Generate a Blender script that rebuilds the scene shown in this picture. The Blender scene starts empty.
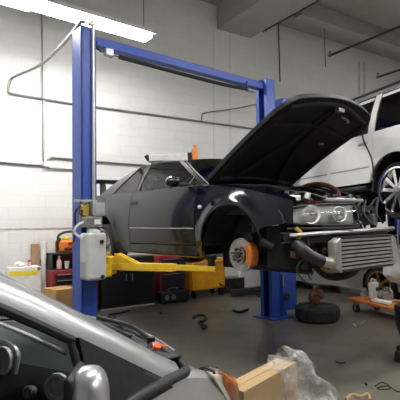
import bpy, bmesh, math, random
from math import sin, cos, pi, radians as R, atan2, hypot
from mathutils import Vector as V, Matrix
random.seed(7)
COL = bpy.context.scene.collection
HC, F0, HY = 1.48, 450.0, 225.0       # camera height, focal length in pixels, horizon row

# ------------------------------------------------------------------ helpers
def smooth(*pts):
    xs = [p[0] for p in pts]; ys = [p[1] for p in pts]; n = len(xs)
    d = [(ys[i+1]-ys[i])/(xs[i+1]-xs[i]) for i in range(n-1)]
    m = [d[0]] + [0 if d[i-1]*d[i] <= 0 else 2*d[i-1]*d[i]/(d[i-1]+d[i]) for i in range(1, n-1)] + [d[-1]]
    def f(x):
        if x <= xs[0]: return ys[0]
        if x >= xs[-1]: return ys[-1]
        i = 0
        while x > xs[i+1]: i += 1
        h = xs[i+1]-xs[i]; t = (x-xs[i])/h
        return ((2*t**3-3*t*t+1)*ys[i] + (t**3-2*t*t+t)*h*m[i] + (-2*t**3+3*t*t)*ys[i+1] + (t**3-t*t)*h*m[i+1])
    return f

def lin(a, b, n): return [a+(b-a)*i/(n-1) for i in range(n)]

class MB:
    def __init__(s): s.bm = bmesh.new()
    def box(s, c, size, rot=None):
        r = bmesh.ops.create_cube(s.bm, size=1)
        M = Matrix.Translation(V(c))
        if rot is not None:
            M = M @ (Matrix.Rotation(rot, 4, 'Z') if isinstance(rot, (int, float)) else rot.to_4x4())
        M = M @ Matrix.Diagonal((size[0], size[1], size[2], 1))
        bmesh.ops.transform(s.bm, matrix=M, verts=r['verts']); return s
    def cyl(s, p0, p1, r, seg=14, r2=None, caps=True):
        p0, p1 = V(p0), V(p1); d = p1-p0; L = d.length
        if L < 1e-6: return s
        q = bmesh.ops.create_cone(s.bm, cap_ends=caps, segments=seg, radius1=r, radius2=r if r2 is None else r2, depth=L)
        M = Matrix.Translation((p0+p1)/2) @ d.to_track_quat('Z', 'Y').to_matrix().to_4x4()
        bmesh.ops.transform(s.bm, matrix=M, verts=q['verts']); return s
    def ball(s, c, r, scale=(1,1,1), seg=14):
        q = bmesh.ops.create_uvsphere(s.bm, u_segments=seg, v_segments=max(6, seg//2+1), radius=r)
        bmesh.ops.transform(s.bm, matrix=Matrix.Translation(V(c)) @ Matrix.Diagonal((*scale, 1)), verts=q['verts']); return s
    def tube(s, pts, r, seg=8, smoothn=0, closed=False):
        P = [V(p) for p in pts]
        if smoothn:
            Q = []; n = len(P)
            rng = range(n) if closed else range(n-1)
            for i in rng:
                a = P[(i-1) % n] if (closed or i > 0) else P[i]; b = P[i]; c = P[(i+1) % n]
                e = P[(i+2) % n] if (closed or i+2 < n) else c
                for k in range(smoothn):
                    t = k/smoothn
                    Q.append(0.5*((2*b)+(c-a)*t+(2*a-5*b+4*c-e)*t*t+(3*b-a-3*c+e)*t**3))
            if not closed: Q.append(P[-1])
            P = Q
        rings = []; n = len(P); up = None
        for i, p in enumerate(P):
            a = P[i-1] if (i > 0 or closed) else P[i]; b = P[(i+1) % n] if (i < n-1 or closed) else P[i]
            t = (b-a).normalized()
            if up is None:
                up = V((0,0,1)) if abs(t.z) < .9 else V((1,0,0))
            x = t.cross(up)
            if x.length < 1e-5: x = t.cross(V((1,.3,0)))
            x.normalize(); up = x.cross(t).normalized()
            rr = r(i/(n-1)) if callable(r) else r
            rings.append([s.bm.verts.new(p+x*rr*cos(2*pi*k/seg)+up*rr*sin(2*pi*k/seg)) for k in range(seg)])
        for i in range(n if closed else n-1):
            A, B = rings[i], rings[(i+1) % n]
            for k in range(seg): s.bm.faces.new((A[k], A[(k+1) % seg], B[(k+1) % seg], B[k]))
        if not closed:
            s.bm.faces.new(rings[0]); s.bm.faces.new(list(reversed(rings[-1])))
        return s
    def grid(s, rows, close=False):
        vs = [[s.bm.verts.new(V(p)) for p in r] for r in rows]
        for i in range(len(vs)-1):
            n = len(vs[i])
            for j in range(n if close else n-1):
                q = (vs[i][j], vs[i][(j+1) % n], vs[i+1][(j+1) % n], vs[i+1][j])
                try: s.bm.faces.new(q)
                except ValueError: pass
        return vs
    def lathe(s, prof, c=(0,0,0), axis=(0,0,1), seg=24):
        c = V(c); ax = V(axis).normalized()
        x = ax.cross(V((0,0,1)) if abs(ax.z) < .9 else V((1,0,0))).normalized(); y = ax.cross(x)
        rows = [[c+ax*h+(x*cos(2*pi*k/seg)+y*sin(2*pi*k/seg))*max(r, 1e-4) for k in range(seg)] for r, h in prof]
        s.grid(rows, close=True); return s
    def prism(s, poly, depth, M=None):
        M = M or Matrix.Identity(4)
        a = [s.bm.verts.new(M @ V((p[0], p[1], 0))) for p in poly]; b = [s.bm.verts.new(M @ V((p[0], p[1], depth))) for p in poly]
        n = len(poly); s.bm.faces.new(a); s.bm.faces.new(list(reversed(b)))
        for i in range(n): s.bm.faces.new((a[i], a[(i+1) % n], b[(i+1) % n], b[i]))
        return s
    def build(s, name, m, parent=None, bevel=0, shade=True, solid=0, sub=0, seg=2):
        bm = s.bm
        if solid or sub: bmesh.ops.remove_doubles(bm, verts=bm.verts, dist=1e-5)
        bmesh.ops.recalc_face_normals(bm, faces=bm.faces)
        me = bpy.data.meshes.new(name); bm.to_mesh(me); bm.free()
        o = bpy.data.objects.new(name, me); COL.objects.link(o)
        if isinstance(m, (list, tuple)):
            for q in m: me.materials.append(q)
        else: me.materials.append(m)
        if shade:
            for p in me.polygons: p.use_smooth = True
            try: me.set_sharp_from_angle(angle=R(38))
            except Exception: pass
        if solid:
            d = o.modifiers.new('solid', 'SOLIDIFY'); d.thickness = solid; d.offset = 0
            if not sub:
                d = o.modifiers.new('split', 'EDGE_SPLIT'); d.split_angle = R(42)
        if bevel:
            d = o.modifiers.new('bevel', 'BEVEL'); d.width = bevel; d.segments = seg; d.limit_method = 'ANGLE'; d.angle_limit = R(40)
            d.harden_normals = False
        if sub:
            d = o.modifiers.new('sub', 'SUBSURF'); d.levels = sub; d.render_levels = sub
        if parent is not None: o.parent = parent
        return o

def tag(o, label=None, cat=None, group=None, kind=None):
    if label: o['label'] = label
    if cat: o['category'] = cat
    if group: o['group'] = group
    if kind: o['kind'] = kind
    return o
def thing(name, label, cat, loc=(0,0,0), rz=0, group=None):
    o = bpy.data.objects.new(name, None); COL.objects.link(o)
    o.location = loc; o.rotation_euler = (0,0,rz); o.empty_display_size = .1
    return tag(o, label, cat, group)
def struct(o): o['kind'] = 'structure'; return o

# ------------------------------------------------------------------ materials
def mat(name, c, rough=.5, metal=0, var=.12, scale=8, bump=0, bscale=40, coat=0, emit=0, dirt=None, dscale=3, damt=.5, spec=.5):
    m = bpy.data.materials.new(name); m.use_nodes = True
    nt = m.node_tree; N = nt.nodes; L = nt.links; b = N['Principled BSDF']
    tc = N.new('ShaderNodeTexCoord'); nz = N.new('ShaderNodeTexNoise'); nz.inputs['Scale'].default_value = scale; nz.inputs['Detail'].default_value = 4
    L.new(tc.outputs['Object'], nz.inputs['Vector'])
    rp = N.new('ShaderNodeValToRGB'); e = rp.color_ramp.elements
    e[0].position = .3; e[1].position = .72
    e[0].color = (*[max(0, x*(1-var)) for x in c], 1); e[1].color = (*[min(1, x*(1+var)) for x in c], 1)
    L.new(nz.outputs['Fac'], rp.inputs['Fac']); out = rp.outputs['Color']
    if dirt:
        n2 = N.new('ShaderNodeTexNoise'); n2.inputs['Scale'].default_value = dscale; n2.inputs['Detail'].default_value = 8; n2.inputs['Roughness'].default_value = .7
        L.new(tc.outputs['Object'], n2.inputs['Vector'])
        r2 = N.new('ShaderNodeValToRGB'); r2.color_ramp.elements[0].position = .48; r2.color_ramp.elements[1].position = .72
        r2.color_ramp.elements[0].color = (0,0,0,1); r2.color_ramp.elements[1].color = (damt,)*3+(1,)
        L.new(n2.outputs['Fac'], r2.inputs['Fac'])
        mx = N.new('ShaderNodeMix'); mx.data_type = 'RGBA'
        L.new(r2.outputs['Color'], mx.inputs[0]); L.new(out, mx.inputs[6]); mx.inputs[7].default_value = (*dirt, 1); out = mx.outputs[2]
    L.new(out, b.inputs['Base Color'])
    b.inputs['Roughness'].default_value = rough; b.inputs['Metallic'].default_value = metal
    b.inputs['Coat Weight'].default_value = coat; b.inputs['Coat Roughness'].default_value = .04
    b.inputs['Specular IOR Level'].default_value = spec
    if bump:
        nb = N.new('ShaderNodeTexNoise'); nb.inputs['Scale'].default_value = bscale; L.new(tc.outputs['Object'], nb.inputs['Vector'])
        bp = N.new('ShaderNodeBump'); bp.inputs['Strength'].default_value = bump; bp.inputs['Distance'].default_value = .01
        L.new(nb.outputs['Fac'], bp.inputs['Height']); L.new(bp.outputs['Normal'], b.inputs['Normal'])
    if emit:
        b.inputs['Emission Color'].default_value = (*c, 1); b.inputs['Emission Strength'].default_value = emit
    return m

def glass(name, tint=(.8,.85,.82), gloss=.08, ior=1.45):
    m = bpy.data.materials.new(name); m.use_nodes = True
    nt = m.node_tree; N = nt.nodes; L = nt.links; N.remove(N['Principled BSDF'])
    t = N.new('ShaderNodeBsdfTransparent'); t.inputs['Color'].default_value = (*tint, 1)
    g = N.new('ShaderNodeBsdfGlossy'); g.inputs['Roughness'].default_value = .03
    nz = N.new('ShaderNodeTexNoise'); nz.inputs['Scale'].default_value = 5
    fr = N.new('ShaderNodeFresnel'); fr.inputs['IOR'].default_value = ior
    ad = N.new('ShaderNodeMath'); ad.operation = 'MULTIPLY_ADD'; ad.inputs[1].default_value = .04; ad.inputs[2].default_value = gloss-.02
    L.new(nz.outputs['Fac'], ad.inputs[0])
    mx0 = N.new('ShaderNodeMath'); mx0.operation = 'MAXIMUM'; L.new(fr.outputs[0], mx0.inputs[0]); L.new(ad.outputs[0], mx0.inputs[1])
    mx = N.new('ShaderNodeMixShader'); L.new(mx0.outputs[0], mx.inputs[0]); L.new(t.outputs[0], mx.inputs[1]); L.new(g.outputs[0], mx.inputs[2])
    L.new(mx.outputs[0], N['Material Output'].inputs['Surface']); return m

M = {}
M['blue'] = mat('lift blue paint', (.016,.058,.33), .42, var=.1, dirt=(.02,.03,.09), damt=.35)
M['yellow'] = mat('yellow arm paint', (.85,.54,.02), .45, var=.1, dirt=(.25,.13,.02), dscale=6, damt=.5)
M['orange_yellow'] = mat('orange yellow cabinet paint', (.72,.33,.01), .4)
M['black'] = mat('black plastic', (.012,.012,.013), .5)
M['rubber'] = mat('tyre rubber', (.014,.014,.015), .75, bump=.2)
M['matte_black'] = mat('matte black', (.008,.008,.009), .85, bump=.3, bscale=25)
M['paint'] = mat('dark metallic car paint', (.008,.009,.010), .2, .15, var=.05, coat=.4, spec=.4)
M['paint_navy'] = mat('blue black car paint', (.002,.0025,.007), .13, .05, var=.05, coat=.2, spec=.25)
M['hood_black'] = mat('black hood paint', (.006,.0065,.008), .55, .0, var=.05, coat=.0, spec=.25)
M['silver'] = mat('silver car paint', (.50,.51,.52), .32, .55, var=.03, coat=.5)
M['white_paint'] = mat('white car paint', (.72,.72,.69), .28, 0, var=.02, coat=.5)
M['grey_paint'] = mat('grey car paint', (.30,.31,.30), .35, .3, var=.04, coat=.4)
M['chrome'] = mat('chrome', (.78,.78,.78), .12, 1, var=.05)
M['steel'] = mat('bare steel', (.33,.32,.31), .4, .9, var=.25, dirt=(.12,.08,.06), dscale=9)
M['alu'] = mat('aluminium', (.46,.45,.43), .45, .8, var=.12, bump=.05)
M['dark_metal'] = mat('dirty dark metal', (.035,.034,.034), .6, .4, var=.5, scale=14, bump=.3)
M['orange'] = mat('orange caliper paint', (.70,.20,.02), .45)
M['gold'] = mat('gold wheel paint', (.36,.24,.08), .35, .7)
M['red'] = mat('red chest paint', (.30,.014,.02), .35, var=.1)
M['red_orange'] = mat('orange red board', (.62,.12,.02), .5, var=.35, scale=6, dirt=(.55,.35,.08), dscale=4, damt=.8)
M['amber'] = mat('amber lens', (.85,.22,.02), .2)
M['darkred'] = mat('dark red part', (.12,.018,.014), .5, var=.4)
M['rust'] = mat('rusty brown iron', (.13,.045,.03), .7, .3, var=.5, scale=30, bump=.5)
M['plastic_white'] = mat('white plastic', (.70,.71,.70), .4)
M['tank'] = mat('translucent white tank plastic', (.52,.54,.54), .35, var=.06)
M['grey_plastic'] = mat('grey plastic', (.23,.24,.24), .5)
M['grey_metal'] = mat('grey painted metal', (.32,.34,.34), .45, .2)
M['cond'] = mat('grey conduit', (.22,.22,.21), .5, .5)
M['cond_dark'] = mat('dark pipe', (.045,.04,.036), .6, .3)
M['cond_white'] = mat('painted conduit', (.60,.60,.57), .6)
M['card'] = mat('cardboard', (.39,.265,.135), .85, var=.1, scale=3, bump=.1)
M['card_dark'] = mat('brown cardboard', (.30,.16,.055), .85, var=.12, scale=3)
M['card_mid'] = mat('orange brown cardboard', (.42,.24,.09), .85, var=.1, scale=3)
M['wood'] = mat('timber', (.30,.19,.10), .7, var=.3, scale=4)
M['brass'] = mat('brass', (.58,.36,.06), .35, .6)
M['paper'] = mat('white card', (.72,.70,.66), .8)
M['yellow_label'] = mat('yellow print', (.80,.62,.03), .7)
M['pinkish'] = mat('pink white plastic', (.62,.42,.42), .4)
M['dash'] = mat('dark grey green dashboard', (.022,.032,.03), .6, bump=.15, bscale=200)
M['trim'] = mat('charcoal trim', (.018,.019,.021), .6)
M['seal'] = mat('grey green weatherstrip', (.20,.215,.18), .5)
M['silver_trim'] = mat('silver plastic', (.42,.42,.41), .35, .4)
M['vent_silver'] = mat('light silver plastic', (.80,.80,.78), .35)
M['lamp_housing'] = mat('bright lamp housing', (.70,.70,.69), .5, .0)
M['reflector'] = mat('bright reflector', (.92,.92,.91), .3, .0)
M['lens_housing'] = mat('warm clear lens housing', (.60,.56,.47), .35, .2)
M['can_red'] = mat('red orange can', (.72,.10,.03), .3, .3)
M['cloth_white'] = mat('white cloth', (.66,.66,.66), .9, bump=.4, bscale=15)
M['cloth_red'] = mat('dark red cloth', (.22,.025,.035), .9)
M['navy'] = mat('navy black vinyl', (.008,.009,.018), .5)
M['glass_clear'] = glass('clear glass', (.80,.86,.83), .05)
M['glass_side'] = glass('side glass', (.86,.90,.88), .04)
M['glass_quarter'] = glass('quarter glass', (.05,.055,.055), .13)
M['glass_smoke'] = glass('smoked glass', (.38,.42,.41), .05)
M['glass_dark'] = glass('privacy glass', (.012,.012,.013), .04)
M['lens'] = glass('headlight lens', (.96,.97,.97), .05)
M['lamp'] = mat('lit tube diffuser', (1,.99,.96), .5, emit=30)
M['enamel'] = mat('white enamel', (.75,.75,.73), .4)

def film(name):
    m = bpy.data.materials.new(name); m.use_nodes = True
    nt = m.node_tree; N = nt.nodes; L = nt.links; b = N['Principled BSDF']
    b.inputs['Base Color'].default_value = (.86,.84,.83,1); b.inputs['Roughness'].default_value = .22
    t = N.new('ShaderNodeBsdfTransparent'); t.inputs['Color'].default_value = (.95,.94,.93,1)
    nz = N.new('ShaderNodeTexNoise'); nz.inputs['Scale'].default_value = 9; nz.inputs['Detail'].default_value = 5
    rp = N.new('ShaderNodeMapRange'); rp.inputs[1].default_value = .35; rp.inputs[2].default_value = .7; rp.inputs[3].default_value = .08; rp.inputs[4].default_value = .42
    L.new(nz.outputs['Fac'], rp.inputs[0])
    mx = N.new('ShaderNodeMixShader'); L.new(rp.outputs[0], mx.inputs[0]); L.new(t.outputs[0], mx.inputs[1]); L.new(b.outputs[0], mx.inputs[2])
    L.new(mx.outputs[0], N['Material Output'].inputs['Surface']); return m
M['film'] = film('clear plastic film')

def wall_mat():
    m = bpy.data.materials.new('painted block wall'); m.use_nodes = True
    nt = m.node_tree; N = nt.nodes; L = nt.links; b = N['Principled BSDF']; b.inputs['Roughness'].default_value = .75
    tc = N.new('ShaderNodeTexCoord'); sp = N.new('ShaderNodeSeparateXYZ'); L.new(tc.outputs['Object'], sp.inputs[0])
    cb = N.new('ShaderNodeCombineXYZ'); L.new(sp.outputs[0], cb.inputs[0]); L.new(sp.outputs[2], cb.inputs[1])
    br = N.new('ShaderNodeTexBrick'); br.inputs['Scale'].default_value = 1; br.inputs['Brick Width'].default_value = .42; br.inputs['Row Height'].default_value = .21
    br.inputs['Mortar Size'].default_value = .008; br.inputs['Mortar Smooth'].default_value = .6
    br.inputs['Color1'].default_value = (.66,.66,.64,1); br.inputs['Color2'].default_value = (.64,.64,.62,1); br.inputs['Mortar'].default_value = (.60,.60,.58,1)
    L.new(cb.outputs[0], br.inputs['Vector'])
    nz = N.new('ShaderNodeTexNoise'); nz.inputs['Scale'].default_value = 1.6; nz.inputs['Detail'].default_value = 9; nz.inputs['Roughness'].default_value = .65
    L.new(tc.outputs['Object'], nz.inputs['Vector'])
    rp = N.new('ShaderNodeMapRange'); rp.inputs[1].default_value = .52; rp.inputs[2].default_value = .8; rp.inputs[4].default_value = .30; L.new(nz.outputs['Fac'], rp.inputs[0])
    mx = N.new('ShaderNodeMix'); mx.data_type = 'RGBA'; L.new(rp.outputs[0], mx.inputs[0]); L.new(br.outputs['Color'], mx.inputs[6]); mx.inputs[7].default_value = (.47,.47,.45,1)
    L.new(mx.outputs[2], b.inputs['Base Color'])
    bp = N.new('ShaderNodeBump'); bp.inputs['Strength'].default_value = .25; bp.inputs['Distance'].default_value = .02
    L.new(br.outputs['Fac'], bp.inputs['Height']); bp.invert = True; L.new(bp.outputs['Normal'], b.inputs['Normal'])
    return m
def floor_mat():
    m = bpy.data.materials.new('worn concrete floor'); m.use_nodes = True
    nt = m.node_tree; N = nt.nodes; L = nt.links; b = N['Principled BSDF']
    tc = N.new('ShaderNodeTexCoord')
    n1 = N.new('ShaderNodeTexNoise'); n1.inputs['Scale'].default_value = .7; n1.inputs['Detail'].default_value = 9; n1.inputs['Roughness'].default_value = .62
    L.new(tc.outputs['Object'], n1.inputs['Vector'])
    r1 = N.new('ShaderNodeValToRGB'); e = r1.color_ramp.elements; e[0].position = .32; e[1].position = .7
    e[0].color = (.092,.083,.068,1); e[1].color = (.178,.165,.140,1); L.new(n1.outputs['Fac'], r1.inputs['Fac'])
    n2 = N.new('ShaderNodeTexNoise'); n2.inputs['Scale'].default_value = 2.6; n2.inputs['Detail'].default_value = 10; n2.inputs['Roughness'].default_value = .7
    L.new(tc.outputs['Object'], n2.inputs['Vector'])
    r2 = N.new('ShaderNodeMapRange'); r2.inputs[1].default_value = .56; r2.inputs[2].default_value = .78; r2.inputs[4].default_value = .75; L.new(n2.outputs['Fac'], r2.inputs[0])
    mx = N.new('ShaderNodeMix'); mx.data_type = 'RGBA'; L.new(r2.outputs[0], mx.inputs[0]); L.new(r1.outputs['Color'], mx.inputs[6]); mx.inputs[7].default_value = (.06,.052,.044,1)
    L.new(mx.outputs[2], b.inputs['Base Color'])
    r3 = N.new('ShaderNodeMapRange'); r3.inputs[3].default_value = .22; r3.inputs[4].default_value = .5; L.new(n2.outputs['Fac'], r3.inputs[0]); L.new(r3.outputs[0], b.inputs['Roughness'])
    bp = N.new('ShaderNodeBump'); bp.inputs['Strength'].default_value = .08; bp.inputs['Distance'].default_value = .02; L.new(n2.outputs['Fac'], bp.inputs['Height']); L.new(bp.outputs['Normal'], b.inputs['Normal'])
    return m
M['wall'] = wall_mat(); M['floor'] = floor_mat()
M['ceiling'] = mat('ceiling concrete', (.34,.32,.29), .85, var=.1, scale=2)
M['block'] = mat('grey front wall', (.20,.195,.185), .8, var=.08, scale=1)
M['beam'] = mat('beam concrete', (.34,.33,.31), .85, var=.06, scale=2)
M['stain'] = mat('brown stained joint', (.44,.40,.37), .9, var=.4, scale=12)

# ------------------------------------------------------------------ camera
cam = bpy.data.cameras.new('camera'); cam.lens = 40.5; cam.sensor_width = 36; cam.clip_start = .05
co = bpy.data.objects.new('camera', cam); COL.objects.link(co); co.location = (0,0,HC); CR = Matrix.Rotation(R(90)+math.atan(25/450),3,'X') @ Matrix.Rotation(R(-1.0),3,'Z'); co.rotation_euler = CR.to_euler()
def ray(px, py):                                     # viewing direction through a picture position, scaled to depth 1
    d = CR @ V(((px-200)/F0, (200-py)/F0, -1)); return d/d.y
bpy.context.scene.camera = co

# ------------------------------------------------------------------ setting
KW, Z0 = .65, 10.0                                   # back wall: y = Z0 + KW*x
WD = V((1,KW,0)).normalized(); WN = V((KW,-1,0)).normalized()     # along the wall, out of the wall
WA = atan2(KW, 1)
def wp(px, py, off=.03):                             # point on the wall behind a picture position, set off from it
    d = ray(px, py); z = Z0/(1-KW*d.x); return V((d.x*z, z, HC+d.z*z)) + WN*off
def fp(px, py, h=0):                                 # point at height h
    d = ray(px, py); z = (h-HC)/d.z; return V((d.x*z, z, h))
def dp(px, py, z): d = ray(px, py); return V((d.x*z, z, HC+d.z*z))
CH = 6.62
def slab(name, m, c, size, rz=0):
    o = MB().box((0,0,0), size).build(name, m, shade=False); o.location = c; o.rotation_euler = (0,0,rz); return struct(o)
slab('floor', M['floor'], (1,3,-.1), (34,34,.2))
slab('ceiling', M['ceiling'], (1,3,CH+.1), (34,34,.2))
slab('wall_back', M['wall'], V((0,Z0,CH/2))-WN*.15, (26,.3,CH), WA)
slab('wall_left', M['wall'], V((-6.2,Z0-6.2*KW,CH/2))+WN*8-WD*.15, (.3,16.3,CH), WA)
slab('wall_right', M['wall'], V((7.6,Z0+7.6*KW,CH/2))+WN*8+WD*.15, (.3,16.3,CH), WA)
slab('wall_front', M['block'], V((0,Z0,CH/2))+WN*16.2, (30,.3,CH), WA)
# concrete girder square to the wall, and two tee stems along it
g = wp(226, 14, 0); gz = 6.05
def along(d, s, z): return V((0,Z0,0)) + WN*d + WD*s + V((0,0,z))
sg = (g-V((0,Z0,g.z))).dot(WD)
slab('trim_1', M['beam'], along(3.5, sg+.22, (gz+CH)/2), (1.0,6.98,CH-gz), WA)
slab('trim_2', M['beam'], along(1.15, sg+8.2, (6.25+CH)/2), (14,.25,CH-6.25), WA)
slab('trim_3', M['beam'], along(2.7, sg+8.2, (6.25+CH)/2), (14,.25,CH-6.25), WA)
a, b = wp(-60,229.5,.006), wp(75,228.3,.006)
struct(MB().box(((a+b)/2), ((b-a).length,.014,.013), WA).build('trim_4', M['stain']))
for i, x in enumerate((213.5, 230)):
    a, b = wp(x,26,.004), wp(x,190,.004)
    struct(MB().cyl(a, b, .008, 6).build('trim_%d' % (5+i), M['cond_white']))

# ------------------------------------------------------------------ lamps
FA = atan2(.80,1); FD = V((1,.80,0)).normalized()
def fixture(c, L, label, group, hang=True):
    t = thing('ceiling_light', label, 'lamp', c, FA, group)
    MB().box((0,0,.10), (L,.16,.09)).build('housing', M['enamel'], t, bevel=.01)
    h = MB(); h.grid([[(-L/2,-.20,.014),(L/2,-.20,.014)],[(-L/2,-.09,.06),(L/2,-.09,.06)],[(-L/2,.09,.06),(L/2,.09,.06)],[(-L/2,.20,.014),(L/2,.20,.014)]])
    h.build('reflector', M['enamel'], t, solid=.008)
    MB().box((0,0,.0),(L-.06,.24,.07)).build('diffuser', M['lamp'], t, bevel=.02)
    for x in (-L/2+.12, L/2-.12): MB().cyl((x,0,.14),(x,0,CH-c[2]), .006, 6).build('hanging_cable', M['cond_dark'], t)
    return t
fe = dp(150, 31, 7.4); fc = fe - FD*1.22; fc.z = 4.62
fixture(fc, 2.44, 'long white fluorescent batten glowing against the upper wall', 'ceiling lights')
for d, s, lab in ((2.0,-5.2,'unseen batten added further along the row'), (6.2,-3.4,'unseen batten added over the silver car'), (6.2,0.6,'unseen batten added over the lift bay'), (9.6,-1.4,'unseen batten added straight behind the viewer'), (6.2,4.6,'unseen batten added over the right hand bay'), (9.6,3.4,'unseen batten added at the right behind the viewer'), (4.2,5.6,'unseen batten added beyond the white SUV')):
    c = along(d, s, 4.62); fixture((c.x, c.y, c.z), 2.44, lab, 'ceiling lights')  # unseen battens, added to raise the brightness of the room

# ------------------------------------------------------------------ pipes and conduit
def pipe(name, pts, r, m, label, cat, group=None, sm=0):
    return tag(MB().tube(pts, r, 8, sm).build(name, m), label, cat, group)
pipe('electrical_conduit', [wp(14,94.5),wp(70,104),wp(170,117.5),wp(256,129.5)], .022, M['cond'], 'long grey conduit running along the wall behind the lift beam', 'conduit')
pipe('electrical_conduit', [wp(-10,161.5),wp(43,165.7)], .018, M['cond'], 'short grey conduit low on the wall entering the junction box from the left', 'conduit')
pipe('electrical_conduit', [wp(47,161),wp(48.5,158.4),wp(51,157.4),wp(98,161.8),wp(150,166)], .016, M['cond'], 'thin grey conduit leaving the top of the junction box towards the car', 'conduit')
pipe('electrical_conduit', [wp(48,168),wp(76,170.2)], .014, M['cond'], 'thin grey conduit leaving the bottom of the junction box', 'conduit')
pipe('electrical_conduit', [wp(41.4,8),wp(42.6,162)], .012, M['cond'], 'vertical grey conduit dropping to the wall junction box', 'conduit')
pipe('electrical_conduit', [wp(43.4,60),wp(44.2,162)], .014, M['cond_white'], 'vertical white painted conduit beside the grey drop', 'conduit')
t = thing('junction_box', 'white square junction box low on the wall, left of the near lift post', 'electrical box', wp(45.5,164.5,.05), WA)
MB().box((0,0,0),(.10,.09,.10)).build('box_body', M['plastic_white'], t, bevel=.006)
MB().box((0,-.047,0),(.085,.008,.085)).build('cover', M['plastic_white'], t)
pipe('electrical_conduit', [wp(201,120.5),wp(201.3,116),wp(205,113),wp(230,110.5,.2),dp(258,104,10),dp(283,99,8.4)], .016, M['cond'], 'curved grey conduit branching from the long run to behind the hood', 'conduit', sm=5)
pipe('electrical_conduit', [wp(277,4),wp(279.3,82)], .014, M['cond_dark'], 'dark vertical conduit on the wall above the far lift post', 'conduit')
for x in (358.5, 363.5):
    pipe('electrical_conduit', [wp(x,62),wp(x+1.5,190)], .022, M['cond_white'], 'left one of two pale vertical conduits behind the hood tip' if x < 360 else 'right one of two pale vertical conduits behind the hood tip', 'conduit')
def sprinkler(px, py, label, hangers, L=7.5):
    z = 9.4/(1-.65*ray(px,py).x); e = dp(px, py, z)
    t = thing('sprinkler_pipe', label, 'pipe', e, WA, 'sprinkler pipes under the ceiling')
    MB().cyl((0,0,0),(0,-L,0), .03, 10).build('pipe_run', M['cond_dark'], t)
    h = MB(); h.cyl((0,.03,0),(0,-.05,0),.042,10); h.cyl((0,0,0),(0,0,.10),.014,8); h.cyl((0,0,.10),(0,0,.112),.04,10)
    h.cyl((-.08,.01,0),(.08,.01,0),.012,6)
    h.build('sprinkler_head', M['cond'], t)
    for y in hangers: MB().cyl((0,y,.02),(0,y,CH-e.z),.008,6).build('hanger_rod', M['cond'], t)
sprinkler(264,30.5,'dark sprinkler pipe end nearest the concrete girder', (-1.3,))
sprinkler(330,55.5,'dark sprinkler pipe end above the raised hood tip', (-2.3,))
sprinkler(378,77,'dark sprinkler pipe end closest to the white SUV roof', (-2.0,))
pipe('hanging_rod', [V((*dp(324,20,11.0)[:2],CH)), V((*dp(324,20,11.0)[:2],dp(324.8,67,11.0).z))], .014, M['cond'], 'thin grey rod hanging from the ceiling above the hood', 'rod')

# ------------------------------------------------------------------ two post lifts
def lift(P0, P1, H, label, first):
    """columns at P0 and P1 (centres on the floor); local x along the beam"""
    P0, P1 = V(P0), V(P1); d = P1-P0; S = d.length; rz = atan2(d.y, d.x)
    t = thing('two_post_lift', label, 'car lift', (P0.x,P0.y,0), rz)
    A = lambda n, mb, m, par=t, **k: mb.build(n, m, par, **k)
    for s, x in ((1, 0), (-1, S)):
        c = MB()                                     # C section, open towards the other column
        c.box((x-s*.08,0,H/2),(.03,.25,H)); c.box((x,.115,H/2),(.19,.02,H)); c.box((x,-.115,H/2),(.19,.02,H))
        c.box((x+s*.085,.085,H/2),(.02,.06,H)); c.box((x+s*.085,-.085,H/2),(.02,.06,H))
        c.box((x,0,H-.01),(.19,.25,.02))
        cb = A('column', c, M['blue'], bevel=.006)
        bp = MB().box((x-s*.04,0,.012),(.42,.46,.024))
        for q in (-.18,.18): bp.prism([(0,0),(.14,0),(0,.3)], .012, Matrix.Translation((x-s*.1,q*.68,.02)) @ Matrix.Rotation(R(90),4,'X') @ Matrix.Rotation(pi if s > 0 else 0,4,'Y'))
        A('base_plate', bp, M['blue'], cb)
        k = MB().box((x+s*.03,0,1.12),(.09,.13,.62)); k.box((x+s*.16,0,.98),(.22,.30,.16))
        A('carriage', k, M['yellow'] if first else M['black'], bevel=.008)
    A('overhead_beam', MB().box((S/2,0,H-.11),(S-.1,.12,.11)), M['blue'], bevel=.006)
    return t, S
fwd = V((.632,-.776,0)).normalized(); bd = V((.776,.632,0)).normalized()
PN, PF = V((-1.340,5.207,0)), V((1.088,7.20,0)); HP = 3.80
liftA, SA = lift(PN, PF, HP, 'blue two-post lift with yellow arms holding up the dark coupe', True)
LA = liftA.rotation_euler.z
def toA(p): return Matrix.Rotation(-LA,4,'Z') @ (V(p)-V((PN.x,PN.y,0)))
A = lambda n, mb, m, par=liftA, **k: mb.build(n, m, par, **k)
# padded shut off bar under the beam
A('shutoff_bar', MB().tube([(.42,-.09,HP-.25),(SA*.62,-.09,HP-.27),(SA-.52,-.09,HP-.25)], .026, 10, 4), M['matte_black'])
br = MB(); br.box((.33,-.06,HP-.21),(.03,.09,.10)); br.box((SA-.50,-.09,HP-.20),(.02,.03,.16)); br.box((SA-.44,-.09,HP-.27),(.14,.02,.02))
A('bar_bracket', br, M['blue'])
sw = A('limit_switch', MB().box((.27,-.10,HP-.235),(.10,.08,.085)), M['plastic_white'], bevel=.01)
A('switch_lever', MB().cyl((.29,-.10,HP-.25),(.46,-.09,HP-.25),.008,6), M['black'], sw)
A('beam_clip', MB().tube([(.14,-.07,HP-.12),(.12,-.09,HP-.2),(.2,-.09,HP-.24),(.26,-.07,HP-.16)], .008, 6, 5), M['black'])
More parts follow.
